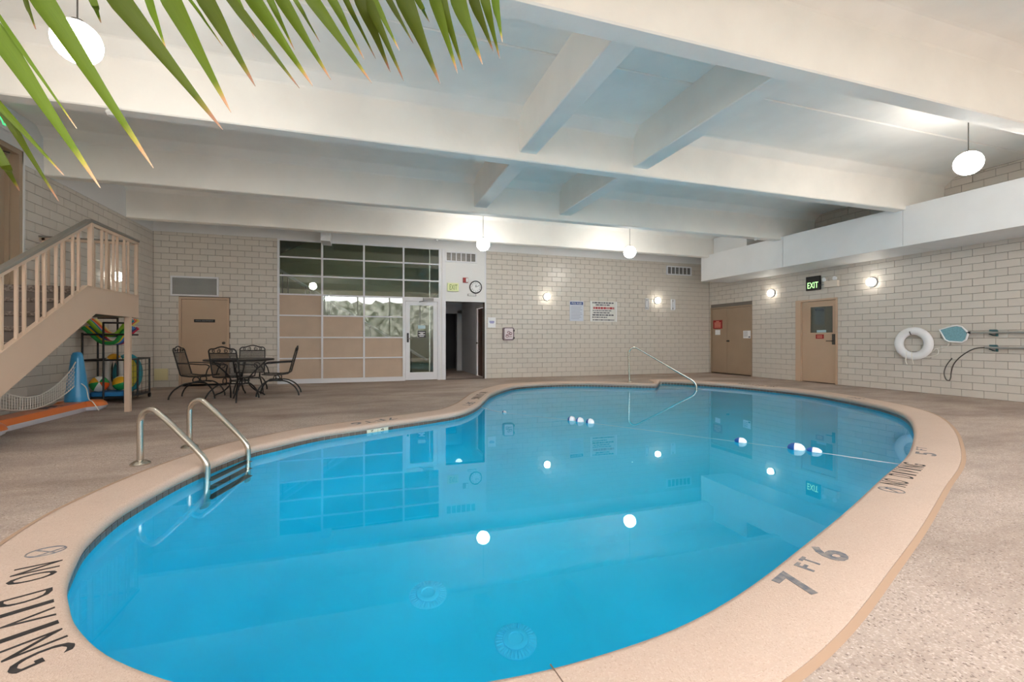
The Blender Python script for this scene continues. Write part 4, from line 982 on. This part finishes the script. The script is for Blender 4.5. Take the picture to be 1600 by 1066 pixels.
b = MB(); b.lathe([(0.07, 0.0), (0.07, 0.012), (0.03, 0.03)], (fx - 0.02 * dv.x, fy - 0.02 * dv.y, 0.0), 20); b.build('escutcheon', M_STEEL, t, o0, smooth=True)

e0, n0 = edge_frame((1.95, 7.8)); e1, n1 = edge_frame((5.0, 3.02))
bps = [onZ(u, v, WATER) for u, v in ((788, 645), (893, 657), (906, 659), (922, 661), (1157, 691), (1244, 702), (1272, 706))]
rp = [(e0.x, e0.y, WATER + 0.005)] + [(x, y, WATER - 0.002) for x, y in bps] + [(e1.x, e1.y, WATER + 0.005)]
b = MB(); b.tube(catmull(rp, 6), 0.003, 6)
tag(b.build('safety_rope', M_ROPE, smooth=True), 'thin white safety rope lying across the pool water', 'rope')
M_FB = mat('float_blue', (36, 92, 170), 0.35); M_FW = mat('float_white', (244, 246, 250), 0.3)
def float_(i, x, y, L_, R_):
    nx, ny = rp[i + 2][0] - rp[i][0], rp[i + 2][1] - rp[i][1]; a = math.atan2(ny, nx)
    lbs = ['small white float on the rope nearest the far corridor side', 'first of three close blue-and-white rope floats', 'middle of three close blue-and-white rope floats', 'last of three close blue-and-white rope floats', 'lone blue-and-white float halfway along the pool rope', 'plump striped float next to the slim one on the rope', 'slim pointed float at the ring-buoy end of the rope']
    t = thing('rope_float', lbs[i], 'float', (x, y, WATER + 0.012), a, group='floats on the pool rope')
    pr = [(0.008, -L_ / 2), (R_ * .6, -L_ * .42), (R_ * .92, -L_ * .25), (R_, -L_ * .08)]
    b = MB(); b.lathe(pr, (0, 0, 0), 18, 'x'); b.build('blue_half', M_FB, t, smooth=True)
    pr = [(R_, -L_ * .08), (R_, L_ * .1), (R_ * .9, L_ * .26), (R_ * .55, L_ * .42), (0.008, L_ / 2)]
    b = MB(); b.lathe(pr, (0, 0, 0), 18, 'x'); b.build('white_half', M_FW, t, smooth=True)
for i, (x, y) in enumerate(bps): float_(i, x, y, (0.08, .12, .12, .12, .13, .17, .14)[i], (0.02, .05, .05, .05, .042, .056, .036)[i])
def drain(u, v, z, label):
    x, y = refr(u, v, z); z = zfloor(x, y); t = thing('pool_drain', label, 'drain', (x, y, z), group='floor drains'); o0 = (x, y, z)
    M_ = mat('drain_blue', (60, 205, 238), 0.5)
    b = MB(); b.lathe([(0.165, 0.0), (0.162, 0.008), (0.14, 0.016), (0.105, 0.02)], o0, 40); b.build('flange', M_, t, o0, smooth=True)
    b = MB(); b.lathe([(0.10, 0.018), (0.098, 0.03), (0.085, 0.036), (0.06, 0.037), (0.055, 0.030), (0.03, 0.030), (0.004, 0.032)], o0, 36); b.build('cap', M_, t, o0, smooth=True)
    for k in range(32):
        a = 2 * PI * k / 32; c, s = math.cos(a), math.sin(a)
        b = MB(); b.tube([(x + c * .105, y + s * .105, z + .021), (x + c * .155, y + s * .155, z + .013)], 0.006, 4); b.build('rib', M_, t, o0)
drain(669, 924, -2.2, 'round ribbed blue floor drain toward the ladder side')
drain(806, 995, -2.2, 'round ribbed blue floor drain toward the near coping joint')

# ------------------------------------------------------------------ patio table and chairs
TC = Vector((-2.33, 10.12))
t = thing('patio_table', 'round black wrought-iron patio table by the equipment door', 'table', (TC.x, TC.y, 0)); 
b = MB(); b.lathe([(0.56, 0.69), (0.60, 0.695), (0.605, 0.715), (0.595, 0.725), (0.56, 0.722), (0.05, 0.722), (0.02, 0.722)], (0, 0, 0), 40); b.build('table_top', M_IRON, t, smooth=True)
for k in range(4):
    a = k * PI / 2; c, s = math.cos(a), math.sin(a)
    b = MB(); b.tube(catmull([(c * r, s * r, z) for r, z in ((.46, .69), (.40, .62), (.26, .48), (.16, .34), (.17, .22), (.28, .10), (.40, .04), (.44, .0))], 5), 0.014, 7); b.build('leg', M_IRON, t, smooth=True)
    b = MB(); b.tube(catmull([(c * (.30 + .05 * math.cos(q)), s * (.30 + .05 * math.cos(q)), .60 + .05 * math.sin(q)) for q in [k2 * PI / 4 for k2 in range(7)]], 4), 0.008, 6); b.build('scroll', M_IRON, t, smooth=True)
b = MB(); b.tube([(.17 * math.cos(q), .17 * math.sin(q), .30) for q in [2 * PI * k / 24 for k in range(24)]], 0.009, 6, closed=True); b.build('leg_ring', M_IRON, t, smooth=True)
mS = glassy('sling_mesh', (1, 1, 1), 1.2)
def sling():
    m = bpy.data.materials.new('black_sling_mesh'); m.use_nodes = True; N = m.node_tree.nodes; L = m.node_tree.links
    b_ = N['Principled BSDF']; b_.inputs['Base Color'].default_value = (*lin((34, 34, 38)), 1); b_.inputs['Roughness'].default_value = 0.6
    tc = N.new('ShaderNodeTexCoord'); br = N.new('ShaderNodeTexChecker'); br.inputs['Scale'].default_value = 160
    L.new(tc.outputs['Object'], br.inputs[0]); mp = N.new('ShaderNodeMapRange'); mp.inputs[3].default_value = 0.12; mp.inputs[4].default_value = 0.6
    L.new(br.outputs[1], mp.inputs[0]); L.new(mp.outputs[0], b_.inputs['Alpha']); return m
M_SLING = sling()
def make_chair():
    t = thing('patio_chair', 'x', 'chair', (0, 0, 0), group='chairs around the patio table')
    def zc(y): return 0.42 + 0.02 * (y / 0.22) ** 2
    b = MB(); b.prism([(-.24, .445), (-.1, .415), (.1, .415), (.22, .435), (.25, .42), (.22, .422), (.1, .402), (-.1, .402), (-.235, .43)], 'x', -.235, .235); b.build('seat', M_SLING, t)
    b = MB(); b.prism([(-.235, .44), (-.345, .86), (-.355, .858), (-.245, .436)], 'x', -.225, .225); b.build('backrest', M_SLING, t)
    b = MB()
    def bz(h): return -.235 - .11 * (h - .44) / .42 - .01
    fr = [(-.24, bz(.44), .44), (-.24, bz(.65), .65), (-.238, bz(.86), .86), (-.235, bz(.90), .90), (-.20, bz(.935), .935), (-.13, bz(.94), .94), (-.06, bz(.965), .965), (0, bz(.975), .975)]
    fr = fr + [(-x, y, z) for x, y, z in fr[::-1][1:]]
    b.tube(catmull(fr, 4), 0.012, 7); b.build('back_frame', M_IRON, t, smooth=True)
    b = MB(); b.tube([(-.235, bz(.86), .862), (.235, bz(.86), .862)], 0.009, 6); b.build('cross_rod', M_IRON, t)
    for sx in (-1, 1):
        for cx, r, tw in ((.065, .038, 1), (.15, .032, -1)):
            b = MB(); pts = []
            for k in range(22):
                q = tw * (k * 0.42) + PI / 2; rr = r * (1 - k / 30)
                pts.append((sx * (cx + rr * math.cos(q)), bz(.90), .902 + rr * math.sin(q)))
            b.tube(pts, 0.006, 5); b.build('scroll', M_IRON, t, smooth=True)
        b = MB(); b.tube(catmull([(sx * .24, bz(.66), .66), (sx * .275, -.12, .655), (sx * .28, .08, .64), (sx * .28, .19, .635), (sx * .28, .235, .60), (sx * .275, .20, .53), (sx * .265, .17, .42)], 5), 0.011, 7); b.build('armrest', M_IRON, t, smooth=True)
        b = MB(); b.tube([(sx * .24, -.24, .435), (sx * .24, -.1, .412), (sx * .24, .1, .412), (sx * .24, .235, .425)], 0.011, 6); b.build('seat_rail', M_IRON, t)
        b = MB(); b.tube([(sx * .17, -.02 + .055 * math.cos(q), .345 + .055 * math.sin(q)) for q in [2 * PI * k / 16 for k in range(16)]], 0.010, 6, closed=True); b.build('spring', M_IRON, t, smooth=True)
        b = MB(); b.tube(catmull([(sx * .17, .12, .29), (sx * .18, -.02, .30), (sx * .20, -.2, .275), (sx * .24, -.34, .18), (sx * .27, -.41, .07), (sx * .275, -.425, .0)], 5), 0.014, 7); b.build('leg', M_IRON, t, smooth=True)
        b = MB(); b.tube(catmull([(sx * .17, -.1, .29), (sx * .18, .06, .30), (sx * .20, .16, .28), (sx * .235, .26, .18), (sx * .26, .31, .07), (sx * .265, .32, .0)], 5), 0.014, 7); b.build('leg', M_IRON, t, smooth=True)
    b = MB(); b.tube([(-.17, .01, .295), (.17, .01, .295)], 0.013, 6); b.build('base_bar', M_IRON, t)
    return t
ch0 = make_chair()
for k, (x, y, rz, lb) in enumerate(((-2.97, 10.08, -PI / 2 - .06, 'black iron patio chair with its back to the equipment door'), (-1.68, 10.12, PI / 2 + .05, 'black iron patio chair next to the tan glazed-screen panels'),
                                    (-2.26, 9.47, -.30, 'black iron patio chair on the pool side of the table'), (-2.30, 10.86, PI + .1, 'black iron patio chair on the wall side of the table'))):
    c = ch0 if k == 0 else copy_tree(ch0)
    c.location = (x, y, 0); c.rotation_euler = (0, 0, rz); c['label'] = lb

# ------------------------------------------------------------------ toy rack, balls, noodles, boards
rx0, rx1, ry0, ry1 = -4.54, -3.95, 9.55, 10.50
t = thing('toy_rack', 'black tube rack on casters holding pool toys', 'rack', (-4.25, 10.0, 0)); o0 = (-4.25, 10.0, 0); rr = 0.016
def tb(nm, *pts):
    b = MB(); b.tube(pts, rr, 8); return b.build(nm, M_IRON, t, o0)
for x, y, zt in ((rx0, ry0, 1.22), (-4.25, ry0, 1.40), (rx1, ry0, .76), (rx0, ry1, .76), (rx1, ry1, .76), (rx1, 10.02, .76), (rx0, 10.02, 1.22), (-4.25, 10.02, 1.5)): tb('post', (x, y, 0.06), (x, y, zt))
for z in (0.09, 0.75):
    tb('rail', (rx0, ry0, z), (rx1, ry0, z)); tb('rail', (rx0, ry1, z), (rx1, ry1, z)); tb('rail', (rx0, ry0, z), (rx0, ry1, z)); tb('rail', (rx1, ry0, z), (rx1, ry1, z))
tb('rail', (rx0, ry0, 1.19), (rx1, ry0, 1.19)); tb('rail', (rx0, 10.02, 1.19), (rx1, 10.02, 1.19)); tb('rail', (-4.25, ry0, 1.39), (rx1, ry0, 1.39)); tb('rail', (-4.25, 10.02, 1.49), (rx0, 10.02, 1.49)); tb('rail', (rx0, ry0, 1.19), (rx0, 10.02, 1.19)); tb('rail', (rx1, ry0, 1.19), (rx1, 10.02, 1.19))
b = MB(); b.box(rx0, rx1, ry0, ry1, 0.10, 0.115); b.build('shelf', M_IRON, t, o0)
M_WIRE = M_IRON
b = MB()
for k in range(1, 6): b.tube([(rx1, ry0 + (ry1 - ry0) * k / 6, .09), (rx1, ry0 + (ry1 - ry0) * k / 6, .75)], 0.003, 4)
for k in range(1, 6): b.tube([(rx1, ry0, .09 + .11 * k), (rx1, ry1, .09 + .11 * k)], 0.003, 4)
b.build('wire_mesh', M_WIRE, t, o0, kind='stuff')
for x, y in ((rx0, ry0), (rx1, ry0), (rx0, ry1), (rx1, ry1)):
    b = MB(); b.lathe([(0.035, -0.014), (0.035, 0.014)], (x, y, 0.035), 14, 'x'); b.box(x - .02, x + .02, y - .02, y + .02, .035, .08); b.build('caster', M_BLACK, t, o0)
NC = [('green', (40, 150, 70)), ('blue', (60, 130, 210)), ('red', (214, 60, 84)), ('yellow', (232, 190, 50)), ('purple', (84, 78, 132)), ('lime green', (140, 190, 50)), ('pink', (232, 110, 130)), ('light yellow', (240, 222, 130)), ('teal', (40, 150, 170)), ('orange', (230, 120, 60))]
for k, (nm, c) in enumerate(NC):
    lay = k // 5; y = ry0 + 0.06 + 0.074 * ((k * 2) % 5) + 0.037 * lay
    dx = 0.01 * (k % 3); zt = 1.31 + 0.135 * lay + 0.01 * (k % 2); zb = 1.04 + 0.135 * lay + 0.008 * (k % 2)
    pts = [(-4.56 + dx, y, zt), (-4.48 + dx, y, zt - .08), (-4.34, y, zb + .04), (-4.22, y, zb), (-4.10, y, zb + .03), (-4.00 + dx, y, zt - .075), (-3.92 + dx, y, zt + .0)]
    b = MB(); b.tube(catmull(pts, 5), 0.031, 12)
    tag(b.build('pool_noodle', mat('noodle_' + nm.replace(' ', '_'), c, 0.7), smooth=True), f'{nm} foam pool noodle sagging across the rack top', 'pool noodle', 'foam noodles on the rack')
def ball(x, y, z, r, rz, label):
    t = thing('beach_ball', label, 'ball', (x, y, z - r), group='beach balls in the rack'); o0 = (x, y, z - r)
    cols = [(40, 160, 84), (236, 236, 232), (232, 176, 40), (40, 160, 84), (236, 236, 232), (226, 96, 40)]
    rot = Matrix.Rotation(rz, 3, 'Z') @ Matrix.Rotation(1.25, 3, 'X')
    for g in range(6):
        b = MB(); n, m_ = 5, 14
        for i in range(m_ + 1):
            th = PI * i / m_
            for j in range(n + 1):
                ph = 2 * PI * (g + j / n) / 6; p = rot @ Vector((math.sin(th) * math.cos(ph), math.sin(th) * math.sin(ph), math.cos(th))) * r
                b.v.append((x + p.x, y + p.y, z + p.z))
        for i in range(m_):
            for j in range(n): b.f.append((i * (n + 1) + j, i * (n + 1) + j + 1, (i + 1) * (n + 1) + j + 1, (i + 1) * (n + 1) + j))
        o = b.build('panel', mat('ball_%d_%d_%d' % cols[g], cols[g], 0.25), t, o0, smooth=True)
ball(-4.385, 9.72, 0.33, 0.135, 0.4, 'green, white and yellow beach ball near the blue cone')
ball(-4.10, 9.82, 0.33, 0.135, 1.5, 'orange, green and white beach ball beside the ring board')
b = MB(); b.prism(rrect(-4.50, -4.0, 9.60, 9.98, 0.1), 'z', 0.118, 0.195); tag(b.build('kickboard', mat('foam_blue', (34, 118, 178), 0.7), bevel=0.015), 'flat blue foam mat lying on the rack shelf', 'foam mat')
# teal-rimmed yellow board leaning, and the striped inflatable behind it
sx_, sy_, sz_ = -4.21, 10.30, 0.48
t = thing('swim_board', 'yellow oval board with a teal rim standing in the rack', 'swim board', (sx_, sy_, 0.115)); o0 = (sx_, sy_, 0.115)
b = MB(); b.lathe([(0.20, -0.02), (0.20, 0.02)], (0, 0, 0), 32, 'y'); b.v = [(sx_ + x * .9, sy_ + y, sz_ + z * 1.55) for x, y, z in b.v]; b.build('panel', mat('board_yellow', (226, 210, 90), 0.5), t, o0)
b = MB(); b.tube([(sx_ + .195 * math.cos(q), sy_, sz_ + .325 * math.sin(q)) for q in [2 * PI * k / 32 for k in range(32)]], 0.038, 10, closed=True); b.build('rim', mat('board_teal', (44, 138, 150), 0.5), t, o0, smooth=True)
t = thing('inflatable_tube', 'white and orange inflatable tube propped at the rack back', 'inflatable', (-4.35, 10.13, 0.2)); o0 = (-4.35, 10.13, 0.2)
for g in range(6):
    b = MB(); b.tube([(-4.35 + .11 * math.cos(q), 10.13, .485 + .31 * math.sin(q)) for q in [2 * PI * (g + k / 8) / 6 for k in range(9)]], 0.055, 12); b.build('segment', [mat('tube_white', (200, 196, 190), 0.4), mat('tube_orange', (228, 168, 48), 0.4)][g == 1], t, o0, smooth=True)

# ------------------------------------------------------------------ inflatable volleyball set
M_OR = mat('vinyl_orange', (224, 120, 58), 0.3); M_VW = mat('vinyl_white', (222, 222, 232), 0.3); M_VB = mat('vinyl_blue', (66, 160, 212), 0.28)
ivx = -4.20
t = thing('inflatable_net_set', 'inflatable volleyball set with orange base, blue cone and net', 'pool game', (ivx, 7.9, 0)); o0 = (ivx, 7.9, 0)
def pill(y0, y1, x0, x1, z0, z1, m, nm):
    cy, cx = (y0 + y1) / 2, (x0 + x1) / 2; ly, lx = (y1 - y0) / 2, (x1 - x0) / 2; r = min(lx, ly)
    b = MB(); pl_ = []
    for k in range(40):
        a = 2 * PI * k / 40; px = cx + (lx - r) * (1 if math.cos(a) > 0 else -1) + r * math.cos(a); py = cy + (ly - r) * (1 if math.sin(a) > 0 else -1) + r * math.sin(a); pl_.append((px, py))
    zm = (z0 + z1) / 2
    prof = [(0.80, z0), (0.93, z0 + (zm - z0) * .35), (1.0, zm)] if nm == 'white_underside' else [(1.0, z0), (0.95, z0 + (z1 - z0) * .55), (0.82, z1), (0.3, z1 + .004)]
    rs = []
    for s, z in prof: rs.append([(cx + (p[0] - cx) * s if lx <= ly * 3 else cx + (p[0] - cx) - (1 - s) * r * ((p[0] > cx) - (p[0] < cx)), cy + (p[1] - cy) * (s if ly <= lx * 3 else 1) - (0 if ly <= lx * 3 else (1 - s) * r * ((p[1] > cy) - (p[1] < cy))), z) for p in pl_])
    strip(b, rs); n = 40
    b.f.append(tuple(range(n))); b.f.append(tuple(range(len(b.v) - n, len(b.v))))
    return b.build(nm, m, t, o0, smooth=True)
for (y0, y1, x0, x1) in ((6.8, 8.82, ivx - .16, ivx + .16), (8.60, 9.02, ivx - .34, ivx + .32), (6.46, 6.88, ivx - .34, ivx + .32)):
    pill(y0, y1, x0, x1, 0.0, 0.14, M_VW, 'white_underside'); pill(y0, y1, x0, x1, 0.072, 0.15, M_OR, 'orange_top')
cp = []
for cy_ in (8.74, 6.68):
    b = MB(); b.lathe([(0.14, 0.13), (0.147, 0.17), (0.142, 0.24), (0.105, 0.55), (0.076, 0.80), (0.068, 0.86), (0.05, 0.90), (0.01, 0.915)], (ivx - .02, cy_, 0), 28); b.build('cone_post', M_VB, t, o0, smooth=True); cp.append(cy_)
def netz(f, top):
    return (0.76 - 0.42 * math.sin(PI * f) ** 0.8) if top else (0.42 - 0.24 * math.sin(PI * f) ** 0.8)
ya, ybb = 8.66, 6.78
b = MB()
for k in range(1, 40):
    f = k / 40; y = ya + (ybb - ya) * f; b.tube([(ivx, y, netz(f, 0)), (ivx, y, netz(f, 1))], 0.004, 4)
for j in range(1, 5):
    b.tube([(ivx, ya + (ybb - ya) * k / 24, netz(k / 24, 0) + (netz(k / 24, 1) - netz(k / 24, 0)) * j / 5) for k in range(25)], 0.0025, 4)
b.build('net_cords', M_ROPE, t, o0, kind='stuff')
for top in (0, 1):
    b = MB(); b.tube([(ivx, ya + (ybb - ya) * k / 24, netz(k / 24, top)) for k in range(25)], 0.008, 6); b.build('net_edge_cord', M_ROPE, t, o0)
b = MB(); b.tube(catmull([(ivx + .08, 8.64, .43), (ivx + .15, 8.62, .36), (ivx + .20, 8.58, .20), (ivx + .26, 8.56, .15), (ivx + .34, 8.55, .02)], 5), 0.007, 6); b.build('tie_cord', M_ROPE, t, o0)
b = MB()
for k in range(7): b.box(ivx - .07 + .01 * (k % 2), ivx + .07 - .015 * (k % 3), 7.86 + .055 * k, 7.895 + .055 * k, 0.153, 0.1555)
b.build('base_print', mat('print_navy', (60, 70, 90), 0.5), t, o0)

# ------------------------------------------------------------------ potted palm beside the camera (its frond hangs into the view)
M_LEAF = None
def leaf_mat():
    m = bpy.data.materials.new('palm_leaf'); m.use_nodes = True; N = m.node_tree.nodes; L = m.node_tree.links; b_ = N['Principled BSDF']
    b_.inputs['Roughness'].default_value = 0.55; b_.inputs['Specular IOR Level'].default_value = 0.25
    uv = N.new('ShaderNodeUVMap'); sp_ = N.new('ShaderNodeSeparateXYZ'); L.new(uv.outputs[0], sp_.inputs[0])
    rp_ = N.new('ShaderNodeValToRGB'); e = rp_.color_ramp.elements
    e[0].position = 0.0; e[0].color = (*lin((72, 88, 14)), 1); e[1].position = 1.0; e[1].color = (*lin((190, 160, 136)), 1)
    k = e.new(0.80); k.color = (*lin((88, 104, 18)), 1); k = e.new(0.86); k.color = (*lin((150, 140, 60)), 1); k = e.new(0.90); k.color = (*lin((186, 136, 100)), 1)
    L.new(sp_.outputs[1], rp_.inputs[0])
    oi = N.new('ShaderNodeObjectInfo'); hs = N.new('ShaderNodeHueSaturation'); mr = N.new('ShaderNodeMapRange'); mr.inputs[3].default_value = 0.6; mr.inputs[4].default_value = 1.7
    mr2 = N.new('ShaderNodeMapRange'); mr2.inputs[3].default_value = 0.485; mr2.inputs[4].default_value = 0.515
    L.new(oi.outputs['Random'], mr.inputs[0]); L.new(oi.outputs['Random'], mr2.inputs[0]); L.new(mr.outputs[0], hs.inputs['Value']); L.new(mr2.outputs[0], hs.inputs['Hue']); L.new(rp_.outputs[0], hs.inputs['Color'])
    wv = N.new('ShaderNodeTexNoise'); mp = N.new('ShaderNodeMapping'); mp.inputs['Scale'].default_value = (26, 1.2, 1); L.new(uv.outputs[0], mp.inputs[0]); L.new(mp.outputs[0], wv.inputs['Vector'])
    m2 = N.new('ShaderNodeMix'); m2.data_type = 'RGBA'; m2.blend_type = 'MULTIPLY'; m2.inputs[0].default_value = 0.55
    L.new(hs.outputs[0], m2.inputs[6]); rr_ = N.new('ShaderNodeValToRGB'); rr_.color_ramp.elements[0].position = .3; rr_.color_ramp.elements[0].color = (.5, .5, .5, 1); rr_.color_ramp.elements[1].position = .6; L.new(wv.outputs[0], rr_.inputs[0]); L.new(rr_.outputs[0], m2.inputs[7])
    L.new(m2.outputs[2], b_.inputs['Base Color'])
    tl = N.new('ShaderNodeBsdfTranslucent'); L.new(m2.outputs[2], tl.inputs[0]); mx = N.new('ShaderNodeMixShader'); mx.inputs[0].default_value = 0.35
    L.new(b_.outputs[0], mx.inputs[1]); L.new(tl.outputs[0], mx.inputs[2]); L.new(mx.outputs[0], N['Material Output'].inputs[0])
    return m
M_LEAF = leaf_mat()
RP = [(-330, 330, .60), (-220, 130, .60), (-120, -10, .62), (0, -85, .66), (200, -125, .82), (400, -130, 1.02), (600, -120, 1.25), (800, -90, 1.5), (900, -50, 1.62)]
RW = [atC(*p) for p in RP]; rach = catmull(RW, 10); rpx = catmull(RP, 10)
base = rach[0]; PX, PY = base.x - 0.03, base.y - 0.02
pt = thing('potted_palm', 'potted palm with long green leaflets hanging over the pool', 'palm', (PX, PY, 0)); o0 = (PX, PY, 0)
b = MB(); b.lathe([(0.13, 0.0), (0.17, 0.25), (0.185, 0.36), (0.195, 0.36), (0.195, 0.40), (0.175, 0.40), (0.165, 0.35), (0.02, 0.35)], (PX, PY, 0), 32); b.build('pot', mat('terracotta', (150, 92, 66), 0.8, var=.1), pt, o0, smooth=True)
b = MB(); b.tube([(PX, PY, 0.34), (PX + .02, PY, 0.7), (PX, PY + .01, 1.0), (base.x, base.y, base.z - 0.02)], [0.045, 0.04, 0.038, 0.028], 12); b.build('trunk', mat('palm_trunk', (120, 96, 70), 0.9, rgb2=(84, 66, 50), vscale=20, bump=.6), pt, o0, smooth=True)
b = MB(); b.tube(rach, [0.013 - 0.009 * i / len(rach) for i in range(len(rach))], 8); FR = b.build('frond', mat('palm_rachis', (120, 138, 52), 0.5), pt, o0, smooth=True)
LEAVES = [  # pixel at the frame edge, tip pixel, width in px
    ((0, 62), (157, 294), 26), ((64, 0), (240, 263), 30), ((186, 0), (348, 203), 30), ((267, 0), (361, 176), 26), ((321, 0), (399, 135), 23), ((395, 0), (489, 135), 22), ((378, 20), (468, 138), 13), ((440, 0), (517, 125), 18),
    ((490, 0), (581, 130), 19), ((519, 0), (569, 93), 12), ((540, 0), (587, 92), 8), ((564, 0), (610, 113), 20), ((574, 0), (631, 127), 15), ((585, 0), (624, 79), 10), ((608, 0), (646, 68), 8), ((632, 0), (688, 132), 25),
    ((652, 0), (671, 35), 8), ((679, 0), (715, 115), 17), ((690, 0), (724, 110), 15), ((716, 0), (754, 101), 22), ((740, 0), (771, 81), 15), ((758, 0), (781, 92), 13), ((774, 0), (785, 66), 11),
    ((0, 165), (100, 274), 9), ((4, 175), (92, 315), 10), ((-4, 240), (31, 299), 12), ((27, 67), (120, 201), 5), ((40, 0), (56, 46), 5), ((233, 0), (260, 79), 10), ((145, 0), (158, 36), 9), ((297, 0), (348, 72), 4), ((370, 0), (398, 60), 8), ((422, 0), (460, 78), 9), ((462, 0), (500, 66), 6)]
for li, (e, tip, wpx) in enumerate(LEAVES):
    dx, dy = e[0] - tip[0], e[1] - tip[1]; l = math.hypot(dx, dy); dx /= l; dy /= l
    best, bi = 1e9, 0
    for i, p in enumerate(rpx):
        s = (p[0] - tip[0]) * dx + (p[1] - tip[1]) * dy
        if s < l * 0.9: continue
        q = abs((p[0] - tip[0]) * dy - (p[1] - tip[1]) * dx) + 0.05 * s
        if q < best: best, bi = q, i
    B = rach[bi]; zb = rpx[bi][2]; T = atC(tip[0], tip[1], zb * random.uniform(0.98, 1.10))
    mid_px = ((e[0] + tip[0]) / 2, (e[1] + tip[1]) / 2)
    E_ = atC(e[0], e[1], zb * 1.0); C1 = B.lerp(E_, 0.7)
    path = catmull([B, E_, E_.lerp(T, .5), T], 5)
    view = (E_ - Vector((0, 0, H))).normalized(); n = len(path); w = wpx * zb / F / 2 * 1.1
    tw = random.uniform(-.35, .35)
    b = MB(); uvs = []
    for i, p in enumerate(path):
        f = i / (n - 1); tg = (path[min(i + 1, n - 1)] - path[max(i - 1, 0)]).normalized(); sd = tg.cross(view).normalized(); nm = sd.cross(tg)
        sd = (sd * math.cos(tw) + nm * math.sin(tw)).normalized(); nm = sd.cross(tg).normalized()
        ww = w * (.5 + 1.5 * f if f < .333 else (1 - (f - .333) / .667) ** 1.05) + 0.0005
        b.v += [tuple(p - sd * ww + nm * ww * .35), tuple(p), tuple(p + sd * ww + nm * ww * .35)]; uvs += [(0, f), (.5, f), (1, f)]
    for i in range(n - 1):
        for k in (0, 1): b.f.append((i * 3 + k, i * 3 + k + 1, i * 3 + 4 + k, i * 3 + 3 + k))
    o = b.build('leaflet', M_LEAF, FR, o0, smooth=True, uv=uvs)
